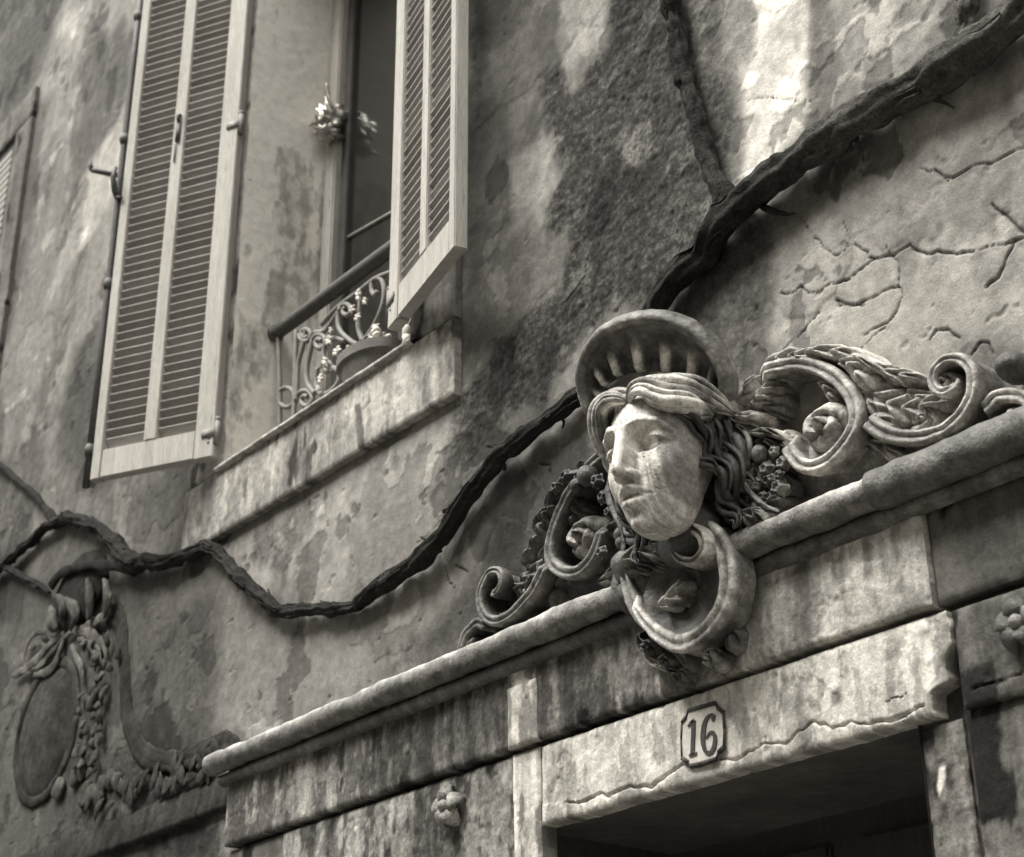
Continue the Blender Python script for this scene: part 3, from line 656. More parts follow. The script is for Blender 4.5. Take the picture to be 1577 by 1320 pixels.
# ------------------------------------------------------------------ louvred shutters
SW, SH_, ST = .50, 2.36, .040
_slat = {}
def slat_mesh(w):
    k = round(w, 3)
    if k not in _slat:
        m = MB(); a = math.radians(52); L, t = .046, .007
        d = np.array([math.cos(a), math.sin(a)]); n = np.array([-d[1], d[0]])
        hh = np.array([0, t / (2 * math.cos(a))])   # edges planed flush with the frame
        sec = [-d * L / 2 - hh, d * L / 2 - hh * .28, d * L / 2 + hh * .28, -d * L / 2 + hh]
        m.grid([[(-w / 2, -p[0], p[1]) for p in sec], [(w / 2, -p[0], p[1]) for p in sec]], closed_v=True, cap=True)
        me = m.mesh('slat', False); me.materials.append(M_SLAT); me.materials.append(M_WOOD)
        me.polygons[1].material_index = 1; _slat[k] = me
    return _slat[k]
def shutter(name, label, hinge, ang, sgn, z0=4.006, group='louvred shutters', latch=True, bolt=True, zmax=6.7, zmin=0, width=SW):
    """local x runs from the hinge to the free edge, local -y is the side seen from the street"""
    t = thing(name, label, 'shutter', (hinge[0], hinge[1], z0), group, ang)
    S = lambda a, b: (min(a * sgn, b * sgn), max(a * sgn, b * sgn))
    w = width; hs_, fs_, ml = .078, .040, .052
    top = SH_; f = MB()
    def jb(x0, x1, za, zb, y0=-ST / 2, y1=ST / 2):
        a, b = S(x0, x1); f.bbox(a, b, y0, y1, za, zb, .0035)
    jb(0, hs_, 0, top); jb(w - fs_, w, .0, top)
    jb(hs_ + .0005, w - fs_ - .0005, .004, .112, -ST / 2 + .002); jb(hs_ + .0005, w - fs_ - .0005, 2.10, 2.18, -ST / 2 + .002); jb(hs_ + .0005, w - fs_ - .0005, top - .09, top, -ST / 2 + .002)
    link('frame', f.mesh('frame', True, angle=40), M_WOOD, t)
    mx0 = hs_ + (w - hs_ - fs_ - ml) * .49
    m = MB(); a, b = S(mx0, mx0 + ml); m.bbox(a, b, -ST / 2 + .001, ST / 2 - .004, .1125, 2.0995, .0035)
    m.bbox(a, b, -ST / 2 + .001, ST / 2 - .004, 2.1805, top - .0905, .0035)
    link('mullion', m.mesh('mullion', True, angle=40), M_WOOD, t)
    for xa, xb in ((hs_, mx0), (mx0 + ml, w - fs_)):
        sm = slat_mesh(xb - xa + .004); xc = (xa + xb) / 2 * sgn
        z = .135
        while z < top - .11:
            if not 2.075 < z < 2.205 and zmin < z + z0 < zmax:
                o = link('slat', sm, M_SLAT, t, (xc, .003, z)); o.rotation_euler = (random.gauss(0, .05) + (random.uniform(-.12, .12) if random.random() < .07 else 0), random.gauss(0, .006), 0)
            z += .0355
    if latch:
        l = MB(); a = (mx0 + ml / 2) * sgn
        l.bbox(a - .010, a + .010, -ST / 2 - .008, -ST / 2 + .001, 1.36, 1.45, .003); l.tube([(a, -ST / 2 - .004, 1.45), (a, -ST / 2 - .012, 1.475), (a, -ST / 2, 1.485)], .008, 8)
        l.tube([(a - .006, -ST / 2 - .004, 1.35), (a - .006, -ST / 2 - .003, 1.27)], .003, 6)
        link('latch', l.mesh('latch'), M_IRON, t)
    if bolt:
        l = MB(); a = (w + .020) * sgn
        l.tube([(a, -.010, z) for z in (-.02, .6, 1.2, 1.8, 2.36)], .013, 10)
        for z in (.12, .80, 1.45, 2.05):
            l.tube([(a, -.010, z - .025), (a, -.010, z), (a, -.010, z + .025)], (.014, .023, .014), 10)
            l.bbox(*S(w - .004, w + .012), -.016, .008, z - .008, z + .008, .002)
        link('bolt_rod', l.mesh('bolt_rod'), M_IRON, t)
        e = MB(); e.bbox(*S(w + .0005, w + .042), .006, ST / 2, -.012, top, .003); link('rebate_strip', e.mesh('rebate_strip', True, angle=40), M_SLAT, t)
        l = MB()
        l.tube([(a, .0, 1.17), (a, -.035, 1.20), (a + .004 * sgn, -.05, 1.25), (a, -.045, 1.30)], (.014, .013, .011, .007), 8)
        l.tube([(a, .0, 1.18), (a - .012 * sgn, -.03, 1.17), (a - .03 * sgn, -.03, 1.165)], .008, 8)
        link('bolt_handle', l.mesh('bolt_handle'), M_IRON, t)
    for z in (.09, 1.37, 2.2):
        p = MB(); p.tube([(-.006 * sgn, -.012, z - .045), (-.006 * sgn, -.012, z + .045)], .011, 10); p.sphere((-.006 * sgn, -.012, z + .05), .0125)
        p.bbox(*S(-.004, .05), -ST / 2 - .004, -ST / 2 - .0005, z - .016, z + .016, .001)
        link('hinge', p.mesh('hinge'), M_IRONPALE, t)
    for dx, dz in ((.022, .055), (.03, .08), (.02, .07), (.05, .09)):
        p = MB(); p.sphere((dx * sgn, -ST / 2, dz), (.005, .003, .005), 8, 6); link('screw', p.mesh('screw'), M_IRON, t)
    return t
a = np.array([-4.678, -.050]); b = np.array([-5.125, -.295])
shutter('window_shutter', 'left louvred shutter standing ajar with an iron bolt rod on its edge', a, math.atan2(a[1] - b[1], a[0] - b[0]), -1, zmax=6.6)
a = np.array([-3.582, -.078]); b = np.array([-3.110, -.193])
shutter('window_shutter', 'right louvred shutter swung back nearly flat beside the moss-black stain', a, math.atan2(b[1] - a[1], b[0] - a[0]), 1, zmax=6.3, latch=False, bolt=False)
# wall hook that holds the left shutter
t = thing('shutter_hook', 'short iron hook sticking out of the wall beside the left shutter', 'hook', tuple(W(170, 270, 0)))
m = MB(); p0, p1 = W(178, 272, .0), W(142, 262, -.13); p0 = np.array([p0[0], .01, p0[2]])
e0 = np.array(t.location)
pp = np.array([W(196, 275, .01), W(190, 272, -.03), W(165, 267, -.10), W(142, 262, -.15)]) - e0
m.tube(smooth_path(pp, 10), .012, 8); link('shank', m.mesh('shank'), M_IRON, t)
m = MB(); q = pp[-1]; m.tube([q, q + (-.004, -.008, .018), q + (-.002, -.012, .04)], (.012, .011, .006), 8); link('tip', m.mesh('tip'), M_IRON, t)

# crumpled tin leaf on the window jamb and the dark round knob behind it
cp = WX(508, 190, XW0 + .03)
t = thing('jamb_ornament', 'crumpled glinting metal leaf fixed to the window jamb', 'ornament', tuple(cp))
rngc = np.random.default_rng(4)
def crumple(c, r, seed, amp=.35, sq=(1, 1, 1)):
    th = np.linspace(.02, PI - .02, 22); ph = np.linspace(0, 2 * PI, 34, endpoint=False)
    TH, PH = np.meshgrid(th, ph, indexing='ij')
    D = np.stack([np.sin(TH) * np.cos(PH), np.sin(TH) * np.sin(PH), np.cos(TH)], -1).reshape(-1, 3)
    n = np.abs(noise3(D, 2.6, seed)) * 1.4 + np.abs(noise3(D, 6, seed + 1)) * .6
    R = r * (1 - amp + amp * 1.5 * n)
    return (np.array(c) + D * R[:, None] * np.array(sq)).reshape(22, 34, 3)
m = MB(); m.grid(crumple((.03, 0, 0), .088, 2, .45, (.7, 1.1, 1.0)), closed_v=True, cap=True, flip=True); link('leaf', m.mesh('leaf'), M_TIN, t)
m = MB(); m.grid(crumple((.04, -.02, -.085), .06, 5, .45, (.7, 1.3, .6)), closed_v=True, cap=True, flip=True); link('leaf', m.mesh('leaf'), M_TIN, t)
m = MB(); m.tube(smooth_path([(0, 0, .05), (-.01, .005, .10), (-.015, -.01, .15), (-.012, -.018, .19)], 12), (.012, .012, .011, .010, .009, .008, .007, .006, .006, .005, .004, .004), 8); link('stalk', m.mesh('stalk'), M_TIN, t)
cp = WX(566, 212, XW0 + .10)
t = thing('round_knob', 'dark round knob hanging in the window opening behind the metal leaf', 'knob', tuple(cp))
m = MB(); m.sphere((0, 0, 0), (.035, .07, .085), 18, 14); link('body', m.mesh('body'), M_IRON, t)
m = MB(); aa = np.linspace(0, 2 * PI, 30); m.tube(np.stack([.008 * np.cos(aa) * 0 + .012, .068 * np.cos(aa), .082 * np.sin(aa)], 1), .007, 6); link('rim', m.mesh('rim'), M_IRONPALE, t)
m = MB(); m.tube([(0, 0, 0), (.0, WX(530, 205, XW0 + .06)[1] - cp[1], .01), (-.06, WX(530, 205, XW0 + .06)[1] - cp[1], .01)], .008, 6); link('stem', m.mesh('stem'), M_IRON, t)

# ------------------------------------------------------------------ wrought iron window railing
RY = .135
t = thing('window_railing', 'wrought iron railing of scrolls and leaves below a thick handrail in the window', 'railing', (0, 0, 0))
ra, rb = WX(425, 517, XW0), None
m = MB(); zR = ra[2]
m.tube([(x, RY, zR) for x in np.linspace(XW0 - .004, XW1 + .004, 30)], .026, 14); m.sphere((XW0 + .012, RY, zR), (.02, .034, .034)); link('handrail', m.mesh('handrail'), M_IRON, t)
def rl(pts): return [tuple(W(px, py, RY)) for px, py in c5(pts)]
def bar(pts, r=.008, n=None, name='scroll', mat=M_IRONPALE, sm=True, sq=.55):
    P = np.array(rl(pts)); P = smooth_path(P, n or max(12, 7 * len(P))) if sm else P
    mm = MB(); mm.tube(P, r, 8); return link(name, mm.mesh(name), mat, t)
def spiral(c, r, a0, turns, cw=1, n=30, shrink=.28):
    return [(c[0] + r * (1 - (1 - shrink) * i / n) * math.cos(a0 + cw * 2 * PI * turns * i / n), c[1] + r * (1 - (1 - shrink) * i / n) * 1.15 * math.sin(a0 + cw * 2 * PI * turns * i / n)) for i in range(n + 1)]
bar([(160, 720), (168, 1000), (166, 1190)], .009, name='bar'); bar([(252, 690), (246, 900), (238, 1170)], .009, name='bar')
bar(spiral((203, 1030), 44, 0, 1.0, 1, 24, .95), .009); bar(spiral((300, 1042), 46, PI, 1.35, 1, 30, .3) [::-1] + [(256, 960), (262, 860), (285, 770), (300, 690)], .009)
bar(spiral((300, 710), 34, PI, 1.4, -1, 26, .35), .009)
bar(spiral((372, 752), 40, PI, 1.4, 1, 26, .3)[::-1] + [(322, 800), (306, 880), (310, 960), (345, 1010)], .010)
bar([(345, 700), (400, 690), (450, 620), (480, 575)] + spiral((505, 590), 34, PI, 1.2, 1, 22, .3), .009)
bar([(478, 560), (464, 620), (470, 680), (500, 720), (560, 760), (600, 735), (650, 660), (688, 570), (700, 490), (690, 440), (665, 424), (640, 440), (636, 485), (650, 510), (664, 490)], .009)
bar([(380, 660), (460, 575), (560, 500), (650, 430), (740, 390), (830, 340)], .009, name='bar')
bar([(500, 745), (440, 730), (400, 770), (392, 830), (420, 880), (440, 900)], .009); bar([(440, 880), (470, 900), (470, 950), (430, 1000), (385, 1020)], .011)
bar(spiral((410, 880), 28, PI, 1.2, 1, 22, .3), .010); bar([(360, 880), (352, 950), (372, 1010), (420, 1030)], .009)
bar([(515, 770), (530, 900), (505, 1000)], .008); bar([(590, 745), (572, 690), (568, 640), (578, 560), (580, 490)], .010, name='bar')
bar([(700, 700), (690, 760), (640, 800)], .008); bar([(860, 560), (840, 640), (800, 700)], .008, name='bar')
def leafpatch(cx, cy, s, seed, name='iron_leaf', mat=None, y=-.012, sq=(1, 1)):
    c = W(*c5([(cx, cy)])[0], RY + y)
    mm = MB()
    for k in range(5):
        a = 2 * PI * k / 5 + seed; d = np.array([math.cos(a) * sq[0], -.25, math.sin(a) * sq[1]])
        P = np.array([c + d * s * u + np.array([0, -.010 * math.sin(PI * u), 0]) for u in (0, .3, .6, .85, 1)])
        mm.tube(P, np.array([.35, .55, .5, .28, .06]) * s * .62, 7, squash=.5)
    mm.sphere(c + (0, -.008, 0), s * .3, 8, 6)
    return link(name, mm.mesh(name, wear=.003, wscale=90), mat or M_PALE, t)
for i, (x, y, s, q) in enumerate(((580, 515, .022, (.8, 1.2)), (548, 585, .019, (1, 1)), (612, 545, .016, (1, 1)), (575, 625, .020, (1.1, .8)), (430, 745, .022, (1, 1)), (470, 800, .024, (1.2, .8)), (410, 850, .018, (1, 1)), (385, 940, .018, (.8, 1.2)), (665, 690, .026, (1, 1)), (730, 735, .018, (1, .9)), (440, 690, .014, (1, 1)), (640, 720, .014, (1, 1)), (375, 985, .014, (1, 1)))):
    leafpatch(x, y, s, i * .7, sq=q)
c = W(*c5([(812, 715)])[0], .0)
m = MB(); m.sphere(c + (0, 0, .012), (.014, .014, .024)); m.tube([c + (-.02, .0, -.045), c + (0, 0, -.02), c], (.010, .012, .014), 8); m.sphere(c + (.018, 0, -.035), (.018, .012, .014)); link('end_finial', m.mesh('end_finial', wear=.003, wscale=70), M_PALE, t)
# flower pot standing on the sill behind the railing
pc = W(*c5([(628, 860)])[0], .055); pc[2] = ZW0 + .002
t = thing('flower_pot', 'low dark bowl standing on the window sill behind the scroll railing', 'flower pot', tuple(pc))
m = MB(); pf = [(.0, .0), (.085, .0), (.10, .02), (.122, .085), (.130, .098), (.142, .100), (.143, .132), (.128, .134), (.118, .11), (0, .10)]
aa = np.linspace(0, 2 * PI, 36, endpoint=False)
m.grid([[(q[0] * math.cos(x), q[0] * .62 * math.sin(x), q[1]) for q in pf] for x in aa], closed_u=True); link('bowl', m.mesh('bowl', True, angle=50), M_POT, t)
m = MB(); 
for k in range(16):
    a0 = rngc.uniform(0, 2 * PI); rr = rngc.uniform(.02, .09); x, y = rr * math.cos(a0), rr * .6 * math.sin(a0)
    hgt = rngc.uniform(.03, .09)
    m.tube([(x, y, .10), (x + rngc.normal(0, .01), y, .10 + hgt * .6), (x + rngc.normal(0, .02), y - .005, .10 + hgt)], (.004, .003, .002), 5)
    m.sphere((x + rngc.normal(0, .012), y - .004, .105 + hgt), (rngc.uniform(.008, .016),) * 3, 8, 6)
link('dried_plant', m.mesh('dried_plant', wear=.004, wscale=90), M_PALE, t)

# ------------------------------------------------------------------ the old vine
t = thing('vine', 'bare dark vine stem sagging across the facade and passing behind the carved hood', 'vine', (0, 0, 0))
_PXM = lambda px, py: np.linalg.norm(ray(px, py)) * 0 + F / (np.dot(W(px, py, -.05) - EYE, _fw))
def stem_path(spec, yoff=.012, n=120, wob=.22, k=0, name='stem', rs=.86):
    P = []; R = []
    if name == 'twig':                  # twigs start inside the stem
        (ax_, ay_, ar_), (bx_, by_, _b) = spec[0], spec[1]; spec = [(ax_ + 1.3 * (ax_ - bx_), ay_ + 1.3 * (ay_ - by_), ar_)] + list(spec); yoff = .012
    for px, py, rp in spec:
        r = rp * rs / F * np.dot(W(px, py, -.05) - EYE, _fw); P.append(W(px, py, -(r + yoff))); R.append(r * (.62 if name == 'twig' else 1))
    P = np.array(P); S = smooth_path(P, n)
    d = np.r_[0, np.cumsum(np.linalg.norm(np.diff(P, axis=0), axis=1))]; ds = np.linspace(0, d[-1], n)
    rr = np.interp(ds, d, R)
    rr = rr * (1 + .16 * fbm(ds * 22 + k, ds * 0 + k, 4, 3)); S = S + np.stack([fbm(ds * 9, ds * 0 + j, 3, j) for j in range(3)], 1) * rr[:, None] * .50
    S[:, 1] = np.minimum(S[:, 1], -rr * .9)
    m = MB(); m.tube(S, rr, 30, wob=wob, k=k, lobes=7, lobe_amp=.11, twist=.035)
    if n > 60:                          # shredding bark strips along the stem
        rv = np.random.default_rng(k)
        for i in range(n // 5):
            j = int(rv.integers(2, n - 14)); ln = int(rv.integers(5, 12)); a = rv.uniform(0, 2 * PI); lift = rv.uniform(.95, 1.12)
            seg = S[j:j + ln] + np.stack([np.zeros(ln), -np.abs(np.cos(a)) * rr[j:j + ln] * lift, np.sin(a) * rr[j:j + ln] * lift], 1)
            seg[-1] += (0, -.006, .004 * np.sin(a)); m.tube(seg, rv.uniform(.0025, .006) * np.linspace(1, .3, ln), 5)
    return link(name, m.mesh(name, True, lambda V: albedo(40 + 30 * sstep(-2.35, -1.75, V[:, 0]) + 10 * noise3(V, 14, 2)), wear=.007, wscale=34), M_BARK, t)  # bark greyer towards the right: glare painted into its tone
stem_path([(1680, -40, 36), (1590, 12, 35), (1480, 88, 35), (1400, 138, 32), (1300, 196, 29), (1210, 262, 28), (1150, 312, 28), (1110, 350, 27), (1075, 394, 24), (1020, 462, 21), (985, 510, 19), (940, 560, 16), (899, 602, 16), (860, 634, 15), (824, 660, 15), (790, 688, 15), (770, 702, 15.5), (745, 733, 15), (724, 761, 15.5), (700, 795, 16), (682, 822, 16), (648, 860, 16.5), (620, 880, 15), (590, 900, 15), (562, 922, 12), (548, 934, 10), (520, 937, 11), (498, 938, 12), (470, 942, 12), (447, 943, 11), (428, 938, 12), (405, 920, 13), (384, 903, 14), (364, 886, 13.5), (345, 862, 12.5), (330, 849, 12), (315, 842, 11), (300, 848, 11), (281, 857, 12), (255, 866, 13), (218, 868, 15), (196, 860, 15), (178, 838, 14), (160, 822, 14), (142, 810, 13), (111, 800, 11), (82, 806, 9), (48, 834, 8), (19, 860, 8), (-30, 900, 8), (-110, 955, 8), (-210, 1000, 7)], n=420, k=1)
stem_path([(1135, 325, 22), (1105, 280, 17), (1085, 225, 15), (1068, 160, 16), (1050, 90, 17), (1036, 20, 17), (1020, -60, 17)], n=90, k=3, name='branch')
stem_path([(1478, 100, 24), (1488, 50, 20), (1488, 0, 18), (1484, -60, 18)], n=50, k=4, name='branch')
stem_path([(90, 806, 8), (60, 770, 6.5), (25, 738, 6), (0, 717, 6), (-50, 680, 6), (-150, 610, 5)], n=50, k=5, name='branch')
stem_path([(10, 872, 6), (30, 885, 6), (63, 903, 6), (78, 912, 3)], n=40, k=6, name='branch')
stem_path([(770, 706, 7), (764, 695, 6), (758, 687, 7), (750, 688, 5)], .02, 14, name='twig', k=2)
stem_path([(668, 838, 7), (658, 832, 5), (650, 828, 3)], .03, 10, name='twig', k=2); stem_path([(322, 846, 7), (306, 838, 5), (291, 831, 4)], .03, 12, name='twig', k=3)
stem_path([(700, 780, 6), (712, 776, 4), (722, 764, 2.5)], .04, 10, name='twig', k=1); stem_path([(430, 938, 6), (420, 930, 4), (414, 908, 2.5)], .03, 10, name='twig', k=4)
stem_path([(862, 640, 7), (868, 652, 4), (867, 660, 3)], .03, 10, name='twig', k=4); stem_path([(1195, 325, 10), (1210, 330, 6), (1225, 330, 3)], .02, 10, name='twig', k=6)
stem_path([(1440, 150, 9), (1458, 160, 6), (1472, 166, 4)], .02, 10, name='twig', k=7); stem_path([(1325, 225, 8), (1330, 240, 4), (1330, 250, 2)], .02, 10, name='twig', k=8)
# ------------------------------------------------------------------ the carved head over the door with its hood, scrolls and garlands
relief = thing('mask_ornament', 'carved female head under a fluted shell hood with scrolls over the door', 'relief', (-2.405, 0, ZR))
HY, HP, HR = math.radians(17.8), math.radians(10.5), math.radians(.3)
_Rz = np.array([[math.cos(HY), -math.sin(HY), 0], [math.sin(HY), math.cos(HY), 0], [0, 0, 1]])
_Rx = np.array([[1, 0, 0], [0, math.cos(HP), -math.sin(HP)], [0, math.sin(HP), math.cos(HP)]])
_Ry = np.array([[math.cos(HR), 0, math.sin(HR)], [0, 1, 0], [-math.sin(HR), 0, math.cos(HR)]])
HM = _Rz @ _Rx @ _Ry; HC = np.array([-2.405, -.177, 3.112]); HS = .0170
RO = np.array([-2.405, 0, ZR])
FY, FP, FR = math.radians(9.0), math.radians(1.5), math.radians(-2.4)
def _rot(yw, pt, rl):
    a = np.array([[math.cos(yw), -math.sin(yw), 0], [math.sin(yw), math.cos(yw), 0], [0, 0, 1]]); b = np.array([[1, 0, 0], [0, math.cos(pt), -math.sin(pt)], [0, math.sin(pt), math.cos(pt)]])
    return a @ b @ np.array([[math.cos(rl), 0, math.sin(rl)], [0, 1, 0], [-math.sin(rl), 0, math.cos(rl)]])
FM = _rot(FY, FP, FR); FC = np.array([-2.362, -.190, 3.071])
def face_to_world(A):
    A = np.asarray(A, float); return ((A - [0, -7, 9]) * [1, -1, 1]) @ FM.T * .0184 + FC - RO
def head_to_world(A):          # head units (cm, life size): x to her left, y out of the face, z up; chin at 0
    A = np.asarray(A, float); return ((A - [0, -7, 9]) * [1, -1, 1]) @ HM.T * HS + HC - RO
def smin(a, b, k): h = np.clip(.5 + .5 * (b - a) / k, 0, 1); return b * (1 - h) + a * h - k * h * (1 - h)
def ell(p, c, r):
    q = (p - c) / r; k0 = np.linalg.norm(q, axis=1); k1 = np.linalg.norm(q / r, axis=1) + 1e-9; return k0 * (k0 - 1) / k1
def cap(p, a, b, ra, rb):
    a, b = np.array(a, float), np.array(b, float); ab = b - a
    t = np.clip(((p - a) @ ab) / (ab @ ab), 0, 1); return np.linalg.norm(p - a - t[:, None] * ab, axis=1) - (ra + (rb - ra) * t)
def chain(p, pts, rr):
    d = np.full(len(p), 1e9)
    for i in range(len(pts) - 1): d = np.minimum(d, cap(p, pts[i], pts[i + 1], rr[i], rr[i + 1]))
    return d
def smax(a, b, k): return -smin(-a, -b, k)
def face_sdf(p):
    tp = 1 - .026 * np.clip(7.5 - p[:, 2], 0, 9)          # the face narrows towards the chin
    p = np.stack([p[:, 0] / (.88 * tp), p[:, 1], p[:, 2]], 1); ax = np.stack([np.abs(p[:, 0]), p[:, 1], p[:, 2]], 1)
    d = ell(p, (0, -8.6, 13.0), (7.0, 8.9, 7.4))
    d = smin(d, ell(p, (0, -6.3, 7.9), (5.05, 6.1, 7.0)), 2.2)
    d = smin(d, ell(ax, (2.6, -2.9, 7.6), (2.5, 2.5, 3.0)), 1.6)              # cheeks
    d = smin(d, ell(ax, (4.0, -4.7, 9.3), (1.5, 2.6, 1.6)), 1.8)              # cheekbone
    d = smin(d, ell(ax, (1.8, -4.6, 3.2), (1.8, 3.2, 1.9)), 2.2)              # jaw
    d = smin(d, ell(p, (0, -1.55, 1.45), (1.6, 1.7, 1.35)), 1.5)              # chin
    d = smax(d, .30 + .17 * np.clip(-1.6 - p[:, 1], 0, 9) - p[:, 2], 1.6)      # under the jaw
    d = smin(d, ell(p, (0, -1.4, 4.7), (2.5, 2.0, 2.1)), 1.4)                 # muzzle
    d = smin(d, chain(ax, [(.4, .30, 12.6), (2.2, .22, 13.25), (4.1, -1.0, 13.0), (5.3, -2.8, 11.9)], [.95, .72, .55, .35]), .7)   # brow
    s = ell(ax, (2.95, .9, 11.2), (2.25, 3.4, 1.75))                          # sockets under a sharp brow edge
    d = smax(d, -s, .22)
    s = ell(ax, (1.6, .9, 11.2), (.9, 3.5, 1.65)); d = smax(d, -s, .25)
    d = smin(d, chain(p, [(0, .35, 13.4), (0, .95, 11.3), (0, 1.75, 8.8), (0, 2.25, 7.15)], [1.05, .88, .85, .80]), .35)   # nose
    d = smin(d, ell(p, (0, 1.0, 6.95), (1.2, 1.5, .62)), .4)
    d = smin(d, ell(ax, (1.02, .75, 6.85), (.66, .95, .66)), .4)
    s = ell(ax, (.60, 1.2, 6.15), (.40, .85, .40)); d = smax(d, -s, .15)      # nostrils
    s = cap(p, (0, .8, 6.0), (0, .7, 5.4), .2, .2); d = smax(d, -s, .25)      # philtrum
    ec = np.array([3.05, -2.55, 11.1]); d = smin(d, ell(ax, ec, (1.75, 1.42, 1.40)), .06)       # eyeball, then lids over it
    dx = ax[:, 0] - 3.05
    zl = ax[:, 2] - ec[2] + .05 * dx + .16 * dx ** 2
    up = smax(ell(ax, ec, (2.1, 1.98, 1.70)), -(zl - .30), .06); d = smin(d, up, .10)
    zl2 = ax[:, 2] - ec[2] + .02 * dx - .10 * dx ** 2
    lo = smax(ell(ax, ec, (2.0, 1.80, 1.62)), zl2 + .72, .08); d = smin(d, lo, .22)
    d = smin(d, chain(p, [(-2.75, -.95, 4.72), (-1.4, .42, 5.12), (-.5, 1.0, 5.30), (0, .98, 5.25), (.5, 1.0, 5.30), (1.4, .42, 5.12), (2.75, -.95, 4.72)], [.12, .34, .40, .40, .40, .34, .12]), .2)
    d = smin(d, chain(p, [(-2.3, -.85, 4.1), (-1.2, .22, 3.66), (0, .58, 3.52), (1.2, .22, 3.66), (2.3, -.85, 4.1)], [.18, .45, .55, .45, .18]), .22)
    s = chain(p, [(-3.0, -.85, 4.48), (-1.4, .80, 4.46), (0, 1.25, 4.42), (1.4, .80, 4.46), (3.0, -.85, 4.48)], [.16, .30, .36, .30, .16])
    s = np.minimum(s, chain(p, [(-2.5, -.95, 4.46), (-1.2, .05, 4.46), (0, .4, 4.42), (1.2, .05, 4.46), (2.5, -.95, 4.46)], [.14, .30, .36, .30, .14])); d = smax(d, -s, .06)
    s = ell(p, (0, .6, 2.6), (1.5, 1.0, .5)); d = smax(d, -s, .4)
    d = smax(d, -(chain(p, [(2.5, -.5, 5.7), (3.3, -1.2, 5.0), (4.2, -2.0, 4.7), (4.9, -3.2, 4.3)], [.05, .06, .05, .03]) - .02), .03)      # a crack from the mouth corner
    return d
def head_mesh():
    az = np.concatenate([np.linspace(-118, -48, 50, endpoint=False), np.linspace(-48, 48, 230, endpoint=False), np.linspace(48, 118, 50)])
    el = np.concatenate([np.linspace(-89.5, -58, 30, endpoint=False), np.linspace(-58, 48, 250, endpoint=False), np.linspace(48, 84, 26)])
    A, E = np.meshgrid(np.radians(az), np.radians(el), indexing='ij')
    Dv = np.stack([np.sin(A) * np.cos(E), np.cos(A) * np.cos(E), np.sin(E)], -1).reshape(-1, 3)
    o = np.array([0, -6.5, 8.2]); t = np.full(len(Dv), 17.0)
    for i in range(70):
        t = t - np.clip(face_sdf(o + Dv * t[:, None]), -.4, .6) * .8
        t = np.clip(t, 1, 17)
    P = o + Dv * t[:, None]
    P = P + Dv * (.05 * noise3(P, .9, 2) + .045 * noise3(P, 3.0, 4) - .10 * sstep(.42, .7, noise3(P, 2.4, 6)))[:, None]
    # tone: pale lime on the face with grimy grey veils, darker patches towards the hair and under the jaw line
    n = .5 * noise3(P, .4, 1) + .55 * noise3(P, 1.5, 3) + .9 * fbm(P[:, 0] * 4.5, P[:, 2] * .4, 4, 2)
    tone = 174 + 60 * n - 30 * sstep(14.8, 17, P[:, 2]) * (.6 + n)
    side = sstep(-.25, .25, P[:, 0] - 3.55 + .55 * fbm(P[:, 2] * .8, P[:, 1] * .8, 4, 3))      # the outer side of her left cheek is darker, with an uneven border
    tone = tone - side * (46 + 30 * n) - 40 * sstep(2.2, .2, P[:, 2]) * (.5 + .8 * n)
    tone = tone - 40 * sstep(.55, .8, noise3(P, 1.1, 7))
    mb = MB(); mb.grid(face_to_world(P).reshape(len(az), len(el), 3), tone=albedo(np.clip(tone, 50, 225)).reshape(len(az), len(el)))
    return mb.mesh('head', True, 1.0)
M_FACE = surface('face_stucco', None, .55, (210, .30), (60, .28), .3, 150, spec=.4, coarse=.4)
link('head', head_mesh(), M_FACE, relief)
def part(name, mb, tone=None, wear=.002, wscale=55, parent=None, angle=None, mat=None):
    return link(name, mb.mesh(name, True, tone or grime(), wear=wear, wscale=wscale, angle=angle), mat or M_STUCCO, parent or relief)
# hair: wavy locks combed back from a centre parting, side curls
LOCK = grime(55, 225, 16, .0, .2)
DLOCK = grime(30, 95, 14, -.1, .2)
def lock(pts, r, n=26, strands=4, parent=None, tone=LOCK, name='hair_lock', tw=2.2, seed=0):
    Pc = smooth_path(pts, n); mb = MB(); u = np.linspace(0, 1, n)
    r = np.interp(u, np.linspace(0, 1, len(r)), r) * np.interp(u, [0, .08, .85, 1], [.6, 1, 1, .35])
    tan = np.gradient(Pc, axis=0); tan /= np.linalg.norm(tan, axis=1)[:, None]
    ref = np.array([0, 1, .3]); b = ref - tan * (tan @ ref)[:, None]; b /= np.linalg.norm(b, axis=1)[:, None]; c = np.cross(tan, b)
    Pc = Pc + (np.sin(u * 9 + seed) * r * .28 * np.sin(u * PI))[:, None] * c
    for k in range(strands):
        ph = 2 * PI * k / strands + tw * u + seed
        off = (np.cos(ph) * r * .62)[:, None] * b * .8 + (np.sin(ph) * r * .80)[:, None] * c
        mb.tube(face_to_world(Pc + off), r * HS * (.46 if strands > 1 else 1) * (.85 + .3 * math.sin(k * 2.1)), 9, tone=(1.35, .6, 1.1, .75, 1.3)[k % 5])
    return part(name, mb, tone, .0016, 60, parent)
